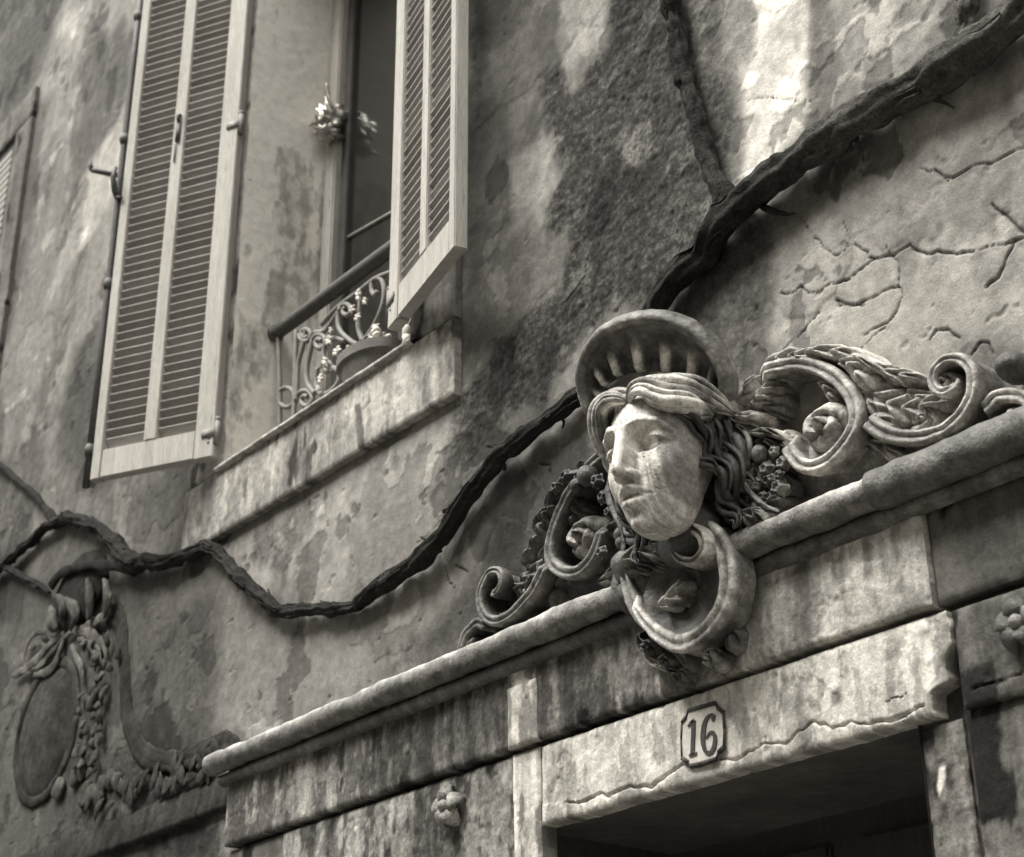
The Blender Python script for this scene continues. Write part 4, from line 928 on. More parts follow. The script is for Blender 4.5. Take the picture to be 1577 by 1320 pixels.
for sx in (-1, 1):
    s = sx
    lock([(.2 * s, -.9, 16.9), (1.6 * s, -.1, 17.6), (3.4 * s, -.4, 17.4), (5.1 * s, -1.9, 16.0), (6.4 * s, -4.2, 14.7), (7.6 * s, -6.6, 14.0)], (.6, 1.05, 1.4, 1.6, 1.4, .9), seed=1, strands=7)
    lock([(.2 * s, -2.8, 18.3), (2.0 * s, -1.9, 18.8), (4.2 * s, -2.4, 18.3), (6.2 * s, -4.6, 16.8), (7.6 * s, -7.3, 15.4)], (.7, 1.1, 1.25, 1.2, .9), seed=2, strands=7)
    lock([(.3 * s, -5.2, 19.3), (2.6 * s, -4.8, 19.7), (5.2 * s, -5.6, 18.6), (7.2 * s, -7.6, 16.8), (8.4 * s, -9.8, 15.0)], (.8, 1.1, 1.2, 1.1, .8), seed=3, strands=6)
    lock([(4.7 * s, -2.6, 15.4), (5.9 * s, -3.9, 14.0), (6.5 * s, -5.4, 12.4), (6.4 * s, -6.4, 11.0)], (.5, .95, .95, .5), tone=LOCK if s < 0 else DLOCK, seed=4)
    for j, (x, y, z0, z1, rr) in enumerate(((6.0, -6.6, 13.6, 7.0, .9), (6.6, -7.8, 14.2, 4.6, 1.1), (7.4, -9.2, 14.6, 3.4, 1.3), (8.3, -10.4, 14.4, 6.2, 1.3), (6.4, -9.0, 8.5, 1.0, 1.1), (7.4, -10.8, 9.0, .4, 1.2), (8.8, -11.6, 11.0, 3.5, 1.2))):
        q = np.linspace(0, 1, 9); cur = np.stack([s * (x + .75 * np.sin(q * 8.5 + j * 1.7) * (.4 + q)), y - .5 * q + .4 * np.cos(q * 8 + j), z0 + (z1 - z0) * q], 1)
        lock(cur, (rr * .7, rr, rr * .95, rr * .5), 34, 4, tone=DLOCK if j % 3 else grime(34, 130, 16, -.1, .2), name='hair_curl', seed=j, tw=5)
lock([(-5.0, -3.2, 15.6), (-6.6, -4.0, 15.0), (-6.4, -4.8, 13.6), (-7.0, -5.8, 12.2), (-6.4, -6.4, 10.8)], (.6, .9, .85, .75, .45), tone=LOCK, seed=6)
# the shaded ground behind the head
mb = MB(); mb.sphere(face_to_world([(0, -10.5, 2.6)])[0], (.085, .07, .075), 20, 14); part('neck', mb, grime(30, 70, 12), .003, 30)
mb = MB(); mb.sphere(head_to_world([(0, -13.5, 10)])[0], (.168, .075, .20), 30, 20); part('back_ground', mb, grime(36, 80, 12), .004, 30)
# the fluted shell hood
QM = _rot(math.radians(14.6), math.radians(31.0), math.radians(21.0)); QC = np.array([-2.381, -.205, 3.300])
def hood_to_world(A): return np.asarray(A, float) @ QM.T + QC - RO
RX, RZ = .166, .136
ph = np.linspace(math.radians(-16), math.radians(222), 220); rho = np.linspace(0, 1, 28)
NFL = 13
P = np.empty((len(ph), len(rho), 3)); fl = np.cos(ph * NFL + .4)
for j, q in enumerate(rho):
    kx, kz = .80 + .20 * q, .40 + .60 * q
    P[:, j, 0] = RX * kx * np.cos(ph); P[:, j, 2] = -.035 * (1 - q) + RZ * kz * np.sin(ph)
    P[:, j, 1] = .050 * (1 - q ** 1.7) - .022 * (np.maximum(fl, -.6) + .6) * np.interp(q, [0, .12, .5, .85, 1], [.35, 1, .75, .1, 0])
Pw = hood_to_world(P.reshape(-1, 3))
tn = grime(45, 110, 14)(Pw).reshape(len(ph), len(rho))
flute_light = sstep(.1, .85, fl)[:, None] * sstep(.0, .05, rho)[None] * sstep(.70, .25, rho)[None] * (.3 + .8 * np.clip(noise3(Pw, 22, 2) + .5, 0, 1)).reshape(len(ph), len(rho))
flute_light = np.clip(flute_light, 0, 1); tn = tn * (1 - flute_light) + albedo(228) * flute_light  # light caught at the flute bases, painted as a pale tone
mb = MB(); mb.grid(Pw.reshape(P.shape), tone=tn); part('hood_shell', mb, lambda V: np.ones(len(V)), .0012)
prof = [(-.004, .012), (-.005, .002), (-.001, -.008), (.007, -.013), (.016, -.011), (.023, -.002), (.026, .014), (.025, .036), (.017, .060), (.002, .085)]
P = np.array([[((RX + dr) * math.cos(x), dy, (RZ + dr) * math.sin(x)) for dr, dy in prof] for x in ph])
mb = MB(); mb.grid(hood_to_world(P.reshape(-1, 3)).reshape(P.shape), tone=np.broadcast_to(np.array([.8, 1.0, 1.3, 1.6, 1.5, 1.3, 1.15, 1.1, 1., .8]), (len(ph), len(prof))))
part('hood_rim', mb, grime(45, 140, 13, -.08, .1), .0028, 45)

# scroll work, traced on planes parallel to the wall
XM = -2.40
def wp(pts, y=-.09): return np.array([W(px, py, y) for px, py in pts])
def mirror(P): Q = P.copy(); Q[:, 0] = 2 * XM - Q[:, 0]; return Q
def scroll_band(P, w, d, y0=-.004, n=None, lip=.35, tone=None, name='scroll', taper=(1, 1), parent=None, wear=.0022):
    """band that stands out of the wall by d, with a rounded rubbed lip on its front edge"""
    S = smooth_path(P, n or 14 * len(P)); N = len(S); u = np.linspace(0, 1, N)
    t = np.gradient(S[:, [0, 2]], axis=0); t /= np.linalg.norm(t, axis=1)[:, None] + 1e-9
    nr = np.stack([-t[:, 1], t[:, 0]], 1)
    k = np.interp(u, [0, 1], taper)
    if np.ndim(w): k = np.interp(u, np.linspace(0, 1, len(w)), w) ; ww = 1.0
    else: ww = w
    pr = [(-.5, 0), (-.5, .55), (-.62, .72), (-.66, .88), (-.5, .98), (-.22, 1.0), (-.05, .93), (.1, .93), (.26, 1.0), (.5, .98), (.62, .88), (.58, .72), (.45, .55), (.5, 0)]
    edge = np.array([1, .9, 1.15, 1.5, 1.75, 1.6, 1.0, 1.0, 1.5, 1.7, 1.4, 1.1, .9, 1])
    G = np.empty((N, len(pr), 3))
    dd = d * (np.interp(u, [0, .06, .94, 1], [.55, 1, 1, .7]))
    for j, (a, b) in enumerate(pr):
        G[:, j, 0] = S[:, 0] + nr[:, 0] * a * ww * k; G[:, j, 2] = S[:, 2] + nr[:, 1] * a * ww * k; G[:, j, 1] = y0 - dd * b
    mb = MB(); mb.grid(G - RO, tone=np.broadcast_to(edge, (N, len(pr))), cap=True)
    return part(name, mb, tone or grime(62, 112, 11, 0, .3), wear, 50, parent)
def rosette(c, rx, rz, h, petals, tone=None, name='rosette', seed=0, bulge=1.0):
    """a fat folded bud: dome with swirling petal folds"""
    nr, na = 34, 72; Q, A = np.meshgrid(np.linspace(0, 1, nr), np.linspace(0, 2 * PI, na, endpoint=False), indexing='ij')
    fold = np.abs(np.sin(petals * .5 * A + 4.2 * Q + seed + .6 * fbm(np.cos(A) * 2 + Q, np.sin(A) * 2 - Q, 3, 2)))
    hh = h * (np.sqrt(np.clip(1 - Q ** 2.4, 0, 1)) * (.72 + .28 * fold ** .55) + .10 * np.exp(-(Q / .2) ** 2) - .16 * np.exp(-((Q - .30) / .08) ** 2))
    ed = .93 + .07 * fold
    G = np.stack([c[0] + rx * Q * ed * np.cos(A), c[1] - hh, c[2] + rz * Q * ed * np.sin(A)], -1)
    mb = MB(); mb.grid(G - RO, closed_v=True, tone=.55 + .75 * fold); return part(name, mb, tone or grime(60, 190, 18, 0, .1), .0035, 45)
def leaf(P, w, d0, d1, lobes=5, tone=None, name='acanthus_leaf', curl=.3, y0=0.0, side=1, n=None, ridge=.5, seed=0):
    """lobed leaf in relief along a spine; w half width, its edges lie at depth d0 and the midrib at d1"""
    S = smooth_path(P, n or 16 * len(P)); N = len(S); u = np.linspace(0, 1, N)
    t = np.gradient(S[:, [0, 2]], axis=0); t /= np.linalg.norm(t, axis=1)[:, None] + 1e-9
    nr = np.stack([-t[:, 1], t[:, 0]], 1); wv = np.sin(np.clip(u * .93 + .07, 0, 1) * PI) ** .7 * w
    lob = np.abs(np.sin(u * PI * lobes + seed)) ** .6
    M = 15; G = np.empty((N, M, 3))
    for j in range(M):
        v = -1 + 2 * j / (M - 1); wid = wv * (.62 + .38 * lob) * v
        dep = d0 + (d1 - d0) * (1 - abs(v) ** 1.6) + (.010 * np.cos(abs(v) * 6 - u * PI * 2 * lobes)) * (1 - u * .3) * min(1, 3 * (1 - abs(v)))
        dep = dep - .012 * math.exp(-(v / .12) ** 2) * ridge
        dep = dep * np.interp(u, [0, .1, .9, 1], [.7, 1, 1, .6])
        if j in (0, M - 1): dep = dep * 0
        G[:, j, 0] = S[:, 0] + nr[:, 0] * wid - t[:, 0] * abs(v) * w * -.35; G[:, j, 2] = S[:, 2] + nr[:, 1] * wid + t[:, 1] * abs(v) * w * .35; G[:, j, 1] = y0 - dep
    mb = MB(); mb.grid(G - RO, tone=np.broadcast_to(1 + .5 * np.abs(np.linspace(-1, 1, M)) ** 2, (N, M)), cap=False)
    return part(name, mb, tone or grime(60, 130, 14, 0, .1), .003, 45)
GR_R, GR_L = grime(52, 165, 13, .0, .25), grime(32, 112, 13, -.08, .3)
S1 = [(330, 690), (352, 730), (385, 795), (430, 838), (490, 848), (560, 822), (630, 755), (690, 665), (708, 590), (690, 510), (645, 440), (585, 385), (510, 345), (420, 325), (330, 335), (250, 355), (190, 400)]
S2 = [(730, 560), (770, 620), (830, 665), (900, 690), (985, 697), (1065, 688), (1150, 655), (1225, 595), (1278, 510), (1297, 425), (1282, 345), (1230, 298), (1165, 300), (1112, 345), (1092, 405), (1106, 450), (1146, 466), (1180, 448), (1190, 410), (1166, 388)]
S3 = [(1300, 560), (1345, 520), (1385, 480), (1450, 466), (1520, 480), (1560, 530), (1550, 580), (1500, 590), (1465, 560), (1470, 520)]
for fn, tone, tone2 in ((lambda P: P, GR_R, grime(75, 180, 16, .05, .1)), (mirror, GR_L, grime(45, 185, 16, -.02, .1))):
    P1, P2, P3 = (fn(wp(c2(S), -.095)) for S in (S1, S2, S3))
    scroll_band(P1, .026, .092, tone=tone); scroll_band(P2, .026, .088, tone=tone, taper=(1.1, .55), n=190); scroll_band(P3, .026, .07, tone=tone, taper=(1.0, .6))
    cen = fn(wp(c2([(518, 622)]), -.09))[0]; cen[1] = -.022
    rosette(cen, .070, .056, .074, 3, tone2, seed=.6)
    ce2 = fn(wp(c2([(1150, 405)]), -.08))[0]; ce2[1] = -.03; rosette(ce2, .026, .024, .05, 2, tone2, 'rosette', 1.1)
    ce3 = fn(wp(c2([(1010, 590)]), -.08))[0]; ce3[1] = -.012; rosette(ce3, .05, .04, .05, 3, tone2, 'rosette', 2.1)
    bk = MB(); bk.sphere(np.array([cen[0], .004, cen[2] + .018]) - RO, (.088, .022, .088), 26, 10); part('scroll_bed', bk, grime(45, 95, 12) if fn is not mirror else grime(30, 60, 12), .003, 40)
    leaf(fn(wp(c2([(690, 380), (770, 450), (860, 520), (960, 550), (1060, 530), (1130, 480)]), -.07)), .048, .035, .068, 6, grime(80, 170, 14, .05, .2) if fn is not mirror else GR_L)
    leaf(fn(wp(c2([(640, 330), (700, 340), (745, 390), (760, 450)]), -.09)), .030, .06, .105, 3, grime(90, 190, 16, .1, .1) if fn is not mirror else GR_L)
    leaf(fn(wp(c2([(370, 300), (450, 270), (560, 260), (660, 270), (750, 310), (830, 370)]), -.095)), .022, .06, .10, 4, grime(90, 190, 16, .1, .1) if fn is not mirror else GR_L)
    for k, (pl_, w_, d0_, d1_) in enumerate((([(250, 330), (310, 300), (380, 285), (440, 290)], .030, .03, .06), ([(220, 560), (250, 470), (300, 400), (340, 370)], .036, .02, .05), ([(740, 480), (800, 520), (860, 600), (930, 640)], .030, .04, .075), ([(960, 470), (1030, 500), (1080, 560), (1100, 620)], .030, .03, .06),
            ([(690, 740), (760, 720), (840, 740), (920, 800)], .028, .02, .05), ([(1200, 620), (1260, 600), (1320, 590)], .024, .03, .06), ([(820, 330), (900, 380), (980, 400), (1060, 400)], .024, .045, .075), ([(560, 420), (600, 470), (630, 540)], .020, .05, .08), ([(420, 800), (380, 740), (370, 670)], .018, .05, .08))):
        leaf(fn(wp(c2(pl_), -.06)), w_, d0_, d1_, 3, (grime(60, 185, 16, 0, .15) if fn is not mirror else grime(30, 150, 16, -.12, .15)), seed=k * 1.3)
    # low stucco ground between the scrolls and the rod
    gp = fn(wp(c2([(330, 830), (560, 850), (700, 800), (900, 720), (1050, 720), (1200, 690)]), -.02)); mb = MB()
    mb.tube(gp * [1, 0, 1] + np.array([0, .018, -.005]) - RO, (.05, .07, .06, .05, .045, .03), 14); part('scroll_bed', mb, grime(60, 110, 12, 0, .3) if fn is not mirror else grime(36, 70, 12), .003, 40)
# knob at the right picture edge
mb = MB(); kx = W(1560, 565, -.06); mb.sphere(kx * [1, 0, 1] + np.array([0, -.05, 0]) - RO, (.032, .05, .03), 18, 12); part('scroll_knob', mb, grime(50, 85, 12), .003)

# console cartouche below the chin
CON = grime(45, 190, 12, -.05, .35)
def cw(pts, y=-.13): return np.array([W(px, py, y) for px, py in c3(pts)])
K1 = [(1190, 430), (1250, 398), (1310, 405), (1370, 470), (1405, 560), (1415, 660), (1395, 760), (1345, 850), (1270, 920), (1190, 950), (1110, 920), (1040, 860), (990, 790), (960, 720)]
scroll_band(cw(K1), (.018, .026, .030, .034, .036, .036, .036, .034, .034, .034, .032,   .030, .026, .020, .014, .008), .070, y0=-.078, n=220, tone=CON, name='console_scroll')
for P_, w_, yy in (([(905, 590), (945, 540), (1010, 515), (1075, 520)], .030, -.15), ([(1030, 500), (1080, 468), (1150, 465), (1200, 490)], .024, -.17), ([(930, 640), (965, 590), (1030, 570), (1090, 590)], .026, -.13), ([(1090, 560), (1140, 540), (1190, 560), (1220, 600)], .020, -.13)):
    leaf(cw(P_, yy), w_, .03, .055, 2, grime(36, 165, 18, -.05, .2), 'console_leaf', y0=yy + .045, seed=P_[0][0] * .1)
c = cw([(1212, 500)], -.15)[0]; c[1] = -.12; rosette(c, .032, .030, .045, 2, grime(50, 190, 20), 'console_bud', .4)
scroll_band(cw([(1150, 560), (1140, 480), (1175, 425), (1240, 410), (1300, 445), (1312, 515), (1270, 565), (1205, 560), (1175, 515), (1190, 475), (1230, 470), (1248, 500)], -.15), (.022, .024, .024, .024, .022, .020, .017, .014, .010, .007), .155, y0=-.02, n=150, tone=grime(50, 200, 14, .0, .2), name='console_volute')
mb = MB(); cb = cw([(1150, 660)], -.03)[0]; mb.sphere(cb - RO, (.118, .085, .125), 36, 22); part('console_body', mb, grime(38, 120, 12, -.08, .3), .007, 30)
for (x, y, yy, r3) in ((965, 590, -.09, (.050, .055, .048)), (1050, 550, -.10, (.05, .055, .04)), (940, 690, -.07, (.036, .05, .06))):
    mb = MB(); mb.sphere(cw([(x, y)], yy)[0] - RO, r3, 22, 14); part('console_shoulder', mb, grime(36, 150, 14, -.08, .3), .009, 34)
# hollow of the console
cc = cw([(1195, 705)], -.12)[0]; G = []
for i in range(22):
    q = i / 21; row = []
    for j in range(48):
        a = 2 * PI * j / 48
        row.append((cc[0] + .112 * q * math.cos(a), -.098 - .030 * q ** 3 - .012 * fbm(np.array([q * 3 + math.cos(a)]), np.array([math.sin(a) * 1.5]), 3, 3)[0], cc[2] + .105 * q * math.sin(a)))
    G.append(row)
mb = MB(); mb.grid(np.array(G) - RO, closed_v=True); part('console_hollow', mb, grime(40, 110, 14, -.1, .2), .004, 35)
leaf(cw([(1120, 800), (1170, 745), (1215, 700), (1235, 650)], -.10), .034, .105, .135, 3, grime(60, 200, 18, 0, .1))
scroll_band(cw([(985, 520), (935, 545), (915, 610), (930, 700), (970, 790), (1030, 860), (1090, 905)]), (.012, .020, .026, .030, .030, .026, .018), .115, y0=-.02, n=90, tone=grime(34, 120, 14, -.1, .3), name='console_scroll')
PD = grime(34, 170, 18, -.08, .2)
for x, y, rx, rz, h, sd_ in ((1045, 965, .026, .026, .060, 1.), (1120, 1030, .030, .024, .055, 2.), (1345, 885, .027, .027, .070, .3), (1335, 1010, .030, .028, .060, 2.6), (1180, 1085, .016, .020, .04, .5)):
    c = cw([(x, y)], -.09)[0]; c[1] = -.06; rosette(c, rx, rz, h, 3, PD, 'pendant_bud', sd_)
for pts, w in (([(1010, 880), (1000, 930), (1030, 1000), (1080, 1060)], .020), ([(1090, 930), (1150, 960), (1190, 1010), (1200, 1060)], .020), ([(1290, 920), (1330, 950), (1350, 1000)], .016), ([(1395, 860), (1420, 910), (1400, 980)], .018), ([(1120, 1060), (1160, 1090), (1180, 1130)], .012)):
    leaf(cw(pts, -.09), w, .03, .055, 2, PD, 'pendant_leaf', y0=-.045)
# garlands of fruit, flowers and ribbons on both sides of the head
def c1w(pts, y=-.12): return np.array([W(px, py, y) for px, py in c1(pts)])
def flower(c, r, tone, name='garland_flower', seed=0):
    G = []
    for i in range(14):
        q = i / 13; row = []
        for j in range(30):
            a = 2 * PI * j / 30
            pet = .86 + .14 * math.cos(5 * a + seed); hh = r * (.75 * math.sin(min(1, q * 1.15) * PI) ** .7 - .25 * math.exp(-(q / .25) ** 2) + .35 * math.exp(-(q / .13) ** 2))
            row.append((c[0] + r * q * pet * math.cos(a), c[1] - hh, c[2] + r * q * pet * math.sin(a)))
        G.append(row)
    mb = MB(); mb.grid(np.array(G) - RO, closed_v=True); mb.sphere(c - RO + (0, r * .15, 0), r * .72, 12, 8); part(name, mb, tone, .002, 60)
FR = grime(34, 185, 20, -.10, .1); FD = grime(26, 95, 18, -.12, .1)
for i, (x, y, r) in enumerate(((1215, 840, .021), (1198, 965, .026), (1040, 790, .028), (900, 1030, .026), (850, 1010, .016), (955, 1045, .018), (1130, 870, .022), (1085, 935, .017), (1150, 1010, .018), (1060, 870, .020), (960, 680, .020), (1000, 630, .018))):
    flower(c1w([(x, y)], -.075)[0], r, FR if i != 2 else FD, seed=i)
for i, (x, y, r) in enumerate(((1090, 790, .020), (1140, 930, .016), (1060, 960, .015), (1110, 1010, .014), (1000, 760, .018), (930, 980, .015), (1165, 780, .014), (1190, 900, .013), (1080, 1060, .016), (980, 1000, .014))):
    c = c1w([(x, y)], -.085)[0]
    if i % 4: flower(c, r * 1.15, FD if i % 2 else FR, seed=i * 1.7)
    else: mb = MB(); mb.sphere(c - RO, r, 14, 10); part('garland_fruit', mb, FD if i % 2 else FR, .003)
def strip(pts, r, y=-.10, name='ribbon', tone=None, sq=.45):
    S = smooth_path(c1w(pts, y), 40); mb = MB(); x0 = pts[0][0] * .1; mb.tube(S - RO, np.interp(np.linspace(0, 1, 40), np.linspace(0, 1, len(r)), r) * (1 + .25 * fbm(np.arange(40) * .21 + x0, np.zeros(40), 3, 3)), 12, squash=sq, lobes=3, lobe_amp=.22, twist=.09); part(name, mb, tone or FR, .0035, 70)
strip([(1000, 890), (1020, 950), (1060, 1010), (1110, 1050), (1190, 1085)], (.004, .006, .006, .006, .004), -.10, 'garland_stem', sq=.8)
strip([(985, 780), (975, 860), (965, 940), (950, 1020), (900, 1090), (850, 1140)], (.006, .008, .008, .008, .007, .005), -.10, 'garland_stem', sq=.8)
RB = grime(40, 205, 22, -.05, .1)
for P_, w_, yy, nm_, tn_ in (([(935, 550), (925, 600), (940, 660), (975, 705), (1015, 700)], .020, -.10, 'ribbon', RB), ([(905, 480), (915, 540), (905, 600), (872, 670)], .017, -.12, 'ribbon', FR),
        ([(950, 585), (1000, 610), (1050, 600), (1075, 580)], .016, -.10, 'ribbon', RB), ([(960, 620), (1000, 650), (1040, 680), (1030, 720)], .016, -.09, 'ribbon', FD),
        ([(1000, 560), (1040, 500), (1080, 430), (1100, 390)], .020, -.07, 'ribbon', FR), ([(1070, 705), (1130, 685), (1190, 690), (1225, 720)], .012, -.08, 'garland_leaf', RB),
        ([(955, 690), (950, 750), (930, 830)], .012, -.10, 'garland_leaf', FR), ([(930, 720), (900, 780), (880, 850)], .016, -.08, 'garland_leaf', FD),
        ([(810, 610), (850, 570), (880, 520), (905, 470)], .022, -.10, 'hair_ribbon', FR), ([(850, 660), (885, 610), (905, 540)], .020, -.11, 'hair_ribbon', RB), ([(760, 560), (810, 540), (860, 500)], .018, -.13, 'hair_ribbon', FD),
        ([(880, 1080), (930, 1040), (990, 1020)], .018, -.08, 'garland_leaf', FD), ([(820, 1150), (870, 1110), (930, 1090)], .018, -.09, 'garland_leaf', FR), ([(1130, 1090), (1180, 1050), (1215, 1010)], .016, -.07, 'garland_leaf', FD),
        ([(1110, 760), (1150, 730), (1200, 760)], .014, -.06, 'garland_leaf', FR), ([(1040, 1100), (1090, 1090), (1140, 1110)], .014, -.09, 'garland_leaf', RB), ([(1230, 880), (1250, 940), (1240, 1000)], .014, -.05, 'garland_leaf', FD)):
    leaf(c1w(P_, yy), w_, .018 - yy * .35, .03 - yy * .5, 2, tn_, nm_, seed=P_[0][0] * .3, y0=yy * .45)
leaf(c1w([(1000, 1080), (1030, 1110), (1055, 1150)], -.11), .030, .085, .12, 2, FR, 'garland_leaf'); leaf(c1w([(1060, 1010), (1010, 1050), (960, 1100)], -.09), .022, .07, .10, 2, FD, 'garland_leaf')
leaf(c1w([(1060, 560), (1100, 490), (1160, 430)], -.07), .030, .05, .08, 3, FR, 'garland_leaf'); leaf(c1w([(1090, 600), (1140, 540), (1190, 480)], -.05), .034, .03, .06, 3, grime(50, 110, 14), 'garland_leaf')
# her right side: darker, partly hidden
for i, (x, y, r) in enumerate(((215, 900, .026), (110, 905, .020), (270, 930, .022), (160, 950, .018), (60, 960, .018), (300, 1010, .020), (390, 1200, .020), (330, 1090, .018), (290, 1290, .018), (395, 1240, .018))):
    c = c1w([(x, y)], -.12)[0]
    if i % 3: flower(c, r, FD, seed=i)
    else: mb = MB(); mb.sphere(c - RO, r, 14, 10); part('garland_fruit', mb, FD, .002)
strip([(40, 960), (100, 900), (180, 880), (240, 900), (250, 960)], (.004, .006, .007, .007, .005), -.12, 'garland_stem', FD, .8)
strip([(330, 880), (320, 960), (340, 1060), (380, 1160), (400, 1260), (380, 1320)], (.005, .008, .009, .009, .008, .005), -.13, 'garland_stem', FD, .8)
leaf(c3([(800, 690)]) and cw([(795, 670), (835, 630), (880, 575)], -.09), .020, .07, .095, 2, FR, 'garland_leaf')
leaf(cw([(1460, 340), (1490, 330), (1525, 340), (1540, 380)], -.12), .022, .09, .12, 2, FR, 'garland_leaf')

# ------------------------------------------------------------------ number plate
pl_px = [(1000 + x * .11364, 1060 + y * .11364) for x, y in [(545, 312), (905, 215), (935, 280), (1005, 330), (1022, 560), (1018, 790), (945, 865), (915, 955), (745, 1010), (570, 1050), (545, 1000), (462, 945), (452, 700), (462, 470), (520, 400)]]
pc = W(1085, 1135, -.047)
t = thing('number_plate', 'small notched plate with the number 16 set in the lintel over the door', 'number plate', tuple(pc))
pp = np.array([W(a, b, -.047) - pc for a, b in pl_px])
def extrude(poly, y0, y1, name, mat, bev=0, parent=None, hole=None):
    bm = bmesh.new(); vs = [bm.verts.new((p[0], y0, p[2])) for p in poly]
    f = bm.faces.new(vs); r_ = bmesh.ops.extrude_face_region(bm, geom=[f]); nv = [v for v in r_['geom'] if isinstance(v, bmesh.types.BMVert)]
    for v in nv: v.co.y = y1
    bmesh.ops.triangulate(bm, faces=[f for f in bm.faces if len(f.verts) > 4]); bmesh.ops.recalc_face_normals(bm, faces=bm.faces)
    me = bpy.data.meshes.new(name); bm.to_mesh(me); bm.free(); return link(name, me, mat, parent)
M_PLATE = surface('plate_enamel', 178, .6, (160, .15), (24, .2), .25, 130)
extrude(pp, .006, -.003, 'plate', M_PLATE, parent=t)
m = MB(); ring = np.vstack([pp * 1.02, pp[:1] * 1.02]); ring[:, 1] = -.002
for i in range(len(ring) - 1):
    th = .0052 if abs(ring[i + 1][2] - ring[i][2]) < abs(ring[i + 1][0] - ring[i][0]) else .0032
    m.tube([ring[i], ring[i + 1]], th, 6)
link('rim', m.mesh('rim'), M_BLACK, t)
def digit(pts_loops, name):
    mb = MB()
    for lp, w in pts_loops:
        P = np.array([W(1000 + x * .11364, 1060 + y * .11364, -.05) - pc for x, y in lp]); P[:, 1] = -.0045
        S = smooth_path(P, 8 * len(P)); N = len(S); ww = np.interp(np.linspace(0, 1, N), np.linspace(0, 1, len(w)), w)
        tt = np.gradient(S[:, [0, 2]], axis=0); tt /= np.linalg.norm(tt, axis=1)[:, None]; nn = np.stack([-tt[:, 1], tt[:, 0]], 1)
        G = np.stack([np.stack([S[:, 0] + nn[:, 0] * a * ww, S[:, 1] * 0 + b, S[:, 2] + nn[:, 1] * a * ww], 1) for a, b in ((-1, -.001), (-1, -.0055), (1, -.0055), (1, -.001))], 1)
        mb.grid(G, closed_v=True, cap=True)
    return link(name, mb.mesh(name, False), M_BLACK, t)
digit([([(605, 440), (603, 560), (598, 700), (592, 830), (590, 905)], (.0052, .0056, .0056, .0056, .0056)), ([(610, 440), (570, 470), (530, 520)], (.004, .0036, .002)), ([(545, 915), (590, 905), (650, 880)], (.0022, .0028, .0022))], 'digit_one')
digit([([(900, 385), (850, 360), (790, 400), (750, 500), (735, 620), (735, 740), (765, 850), (820, 880), (870, 830), (895, 740), (895, 660), (865, 600), (820, 610), (775, 680)], (.0022, .0032, .0045, .0062, .0068, .0066, .0052, .0040, .0044, .0058, .0056, .0040, .003, .002)),
       ([(880, 395), (872, 420), (850, 425)], (.003, .0045, .003))], 'digit_six')

# ------------------------------------------------------------------ small flower bosses
def boss(label, px, y, r, tone):
    c = W(px[0], px[1], y); t = thing('flower_boss', label, 'ornament', tuple(c), 'flower bosses on the wall courses')
    for k in range(5):
        a = k * 2 * PI / 5 + .3; q = np.array([(0, -.006, 0), (r * .55 * math.cos(a), -.026, r * .55 * math.sin(a)), (r * math.cos(a), -.012, r * 1.05 * math.sin(a)), (r * 1.1 * math.cos(a), .006, r * 1.15 * math.sin(a))])
        m = MB(); m.tube(smooth_path(q, 12), np.array([.25, .38, .5, .58, .62, .62, .58, .52, .44, .34, .2, .06]) * r, 12, squash=.32, lobes=2, lobe_amp=.12); link('petal', m.mesh('petal', True, tone, .006, 60), M_STUCCO, t)
    m = MB(); m.sphere((0, -.022, 0), (r * .36, r * .5, r * .36), 16, 12); link('bud', m.mesh('bud', True, grime(90, 200, 18), .003, 60), M_STUCCO, t)
boss('small broken plaster flower on the wall course left of the doorway', (697, 1243), -.043, .046, grime(60, 185, 20))
boss('plaster flower cut by the right picture edge, right of the lintel', (1578, 962), -.040, .043, grime(36, 120, 18))

# ------------------------------------------------------------------ crest of the neighbouring door, lower left
CR = grime(28, 66, 10, 0, .25)
cy = W(90, 1080, -.05)
t = thing('crest_ornament', 'dark stucco crest with an oval shield, ribbons and a leaf garland at the lower left', 'relief', (cy[0], 0, zl))
t.scale = (1, .45, 1); O2 = np.array([cy[0], 0, zl])
def kw(pts, y=-.05): return np.array([W(px, py, y) for px, py in c4(pts)])
def cpart(name, mb, tone=None, wear=.003): return link(name, mb.mesh(name, True, tone or CR, wear=wear + .008, wscale=26), M_CREST, t)
S = smooth_path(kw([(300, 530), (340, 545), (356, 620), (362, 740), (368, 850), (388, 930), (430, 990), (500, 1010), (570, 990), (630, 960), (680, 945), (705, 965), (700, 995)], -.05), 110); mb = MB()
S[:, 1] = -.012
for sc, off, yy in ((.020, -.022, -.012), (.016, .018, -.008), (.030, 0, .0)):
    tt = np.gradient(S[:, [0, 2]], axis=0); tt /= np.linalg.norm(tt, axis=1)[:, None]
    Q = S.copy(); Q[:, 0] += -tt[:, 1] * off; Q[:, 2] += tt[:, 0] * off; Q[:, 1] = yy
    mb.tube(Q - O2, sc * np.interp(np.linspace(0, 1, 110), [0, .08, .5, .92, 1], [.5, 1, 1.05, 1.05, .6]), 10)
cpart('crest_moulding', mb)
mb = MB(); ov = kw([(150, 920)], 0)[0]; e1 = kw([(240, 900)], 0)[0]; e2 = kw([(150, 1125)], 0)[0]
mb.sphere(np.array([ov[0], .01, ov[2]]) - O2, (abs(e1[0] - ov[0]) * 1.0, .075, abs(ov[2] - e2[2]) * 1.0), 40, 24); cpart('shield', mb, grime(34, 74, 5, 0, .3))
aa = np.linspace(0, 2 * PI, 70); mb = MB()
mb.tube(np.stack([ov[0] + abs(e1[0] - ov[0]) * 1.03 * np.cos(aa), np.full(70, -.008), ov[2] + abs(ov[2] - e2[2]) * 1.03 * np.sin(aa)], 1) - O2, .022, 10); cpart('shield_rim', mb)
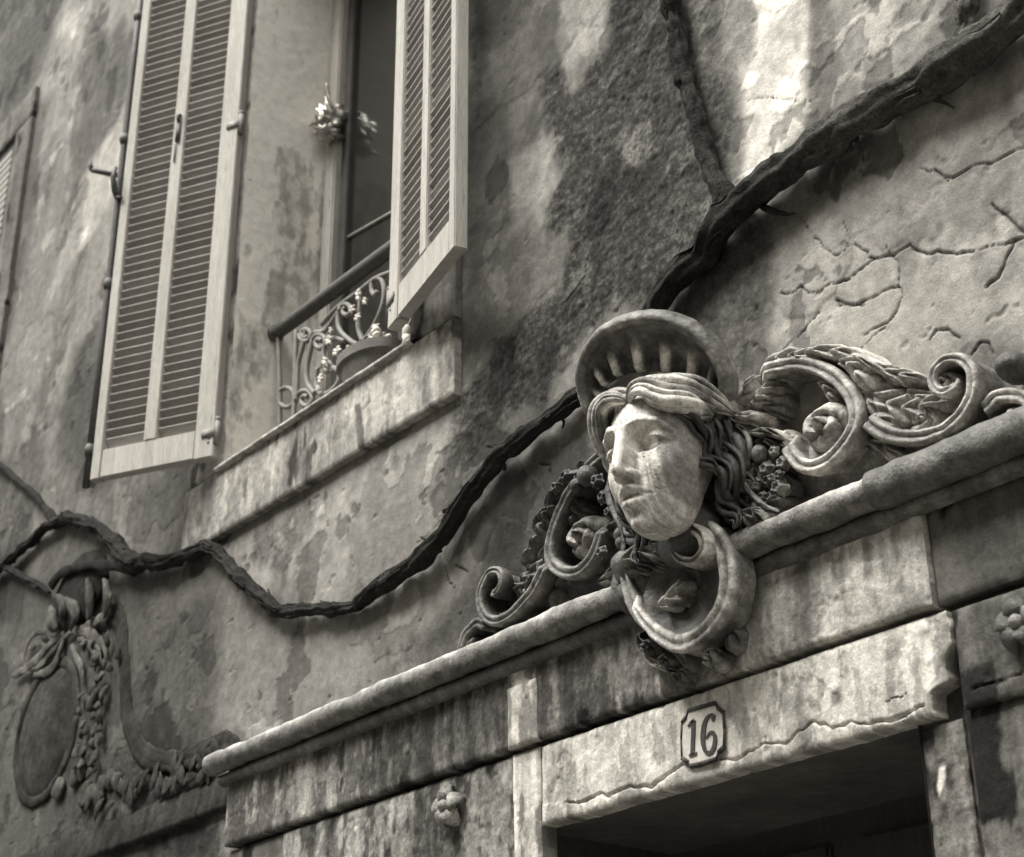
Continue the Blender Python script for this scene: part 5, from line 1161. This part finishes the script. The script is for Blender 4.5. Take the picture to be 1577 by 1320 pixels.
rc = np.random.default_rng(3)
for k in range(34):                    # leaf garland hanging right of the shield
    v = k / 33; x = 285 + 25 * math.sin(v * 5) + rc.normal(0, 22); y = 640 + v * 400
    a = rc.uniform(0, 2 * PI); c = kw([(x, y)], -.04)[0]; s = rc.uniform(.035, .06)
    d = np.array([math.cos(a), -.35, math.sin(a)]); q = np.array([c, c + d * s * .5 + (0, -.025, 0), c + d * s])
    mb = MB(); mb.tube(smooth_path(q, 8) - O2, np.array([.4, .8, 1, 1, .9, .7, .4, .1]) * s * .40, 9, squash=.5); cpart('garland_leaf', mb, grime(28, 84, 20, 0, .1), .008)
for k in range(12):
    x, y = 255 + rc.normal(0, 40), 1040 + rc.uniform(0, 110); c = kw([(x, y)], -.03)[0]; s = rc.uniform(.025, .045)
    mb = MB(); mb.sphere(c - O2, (s, .03, s), 12, 8); cpart('garland_berry', mb, grime(36, 84, 20), .010)
for pts, r in (([(20, 740), (60, 720), (100, 690), (140, 640), (180, 600)], .030), ([(180, 600), (170, 660), (140, 720), (90, 740)], .026), ([(185, 610), (230, 590), (270, 600), (310, 640), (320, 690)], .024), ([(225, 620), (260, 640), (285, 680), (280, 730)], .020), ([(200, 600), (250, 605), (290, 640), (300, 700)], .018), ([(60, 735), (110, 705), (150, 660), (180, 605)], .018),
               ([(240, 590), (290, 560), (330, 555)], .024), ([(205, 640), (230, 700), (245, 760)], .020), ([(70, 660), (100, 640), (130, 660)], .018), ([(150, 620), (120, 600), (80, 620), (55, 680)], .018)):
    mb = MB(); S = smooth_path(kw(pts, -.045), 24); mb.tube(S - O2, r * np.sin(np.linspace(.25, 2.9, 24)) ** .6, 10, squash=.45, lobes=2, lobe_amp=.2); cpart('ribbon', mb, grime(34, 104, 14, .05, .1), .006)
mb = MB(); S = smooth_path(kw([(120, 450), (150, 410), (200, 390), (260, 382), (330, 386), (385, 400)], -.10), 40); mb.tube(S - O2, .020, 12, squash=1.2); cpart('hood_rim', mb, grime(20, 40, 10))
mb = MB(); c = kw([(245, 470)], -.02)[0]; mb.sphere(c - O2, (.24, .06, .15), 26, 16); cpart('hood_shell', mb, grime(24, 46, 10), .006)
for pts in ([(140, 480), (160, 520), (150, 570)], [(170, 490), (200, 540), (185, 590)], [(120, 520), (125, 560), (140, 590)], [(235, 430), (245, 500), (240, 560)], [(290, 430), (300, 490), (290, 550)]):
    mb = MB(); S = smooth_path(kw(pts, -.09), 14); mb.tube(S - O2, .028 * np.sin(np.linspace(.4, 2.8, 14)), 10, lobes=3, lobe_amp=.3); cpart('hair_lock', mb, grime(45, 95, 14))
for k in range(30):                    # broken foliage along the foot of the crest
    x, y = rc.uniform(250, 700), 0; y = 1175 - (x - 330) * .36 + rc.uniform(-95, -8); c = kw([(x, y)], -.03)[0]; s = rc.uniform(.03, .06); a = rc.uniform(0, PI)
    mb = MB(); q = np.array([c - np.array([math.cos(a), .2, math.sin(a)]) * s, c + (0, -.02, 0), c + np.array([math.cos(a), -.2, math.sin(a)]) * s]); mb.tube(smooth_path(q, 8) - O2, np.array([.2, .6, .9, 1, 1, .8, .5, .2]) * s * .4, 9, squash=.6); cpart('foot_foliage', mb, grime(28, 76, 18, 0, .1), .010)
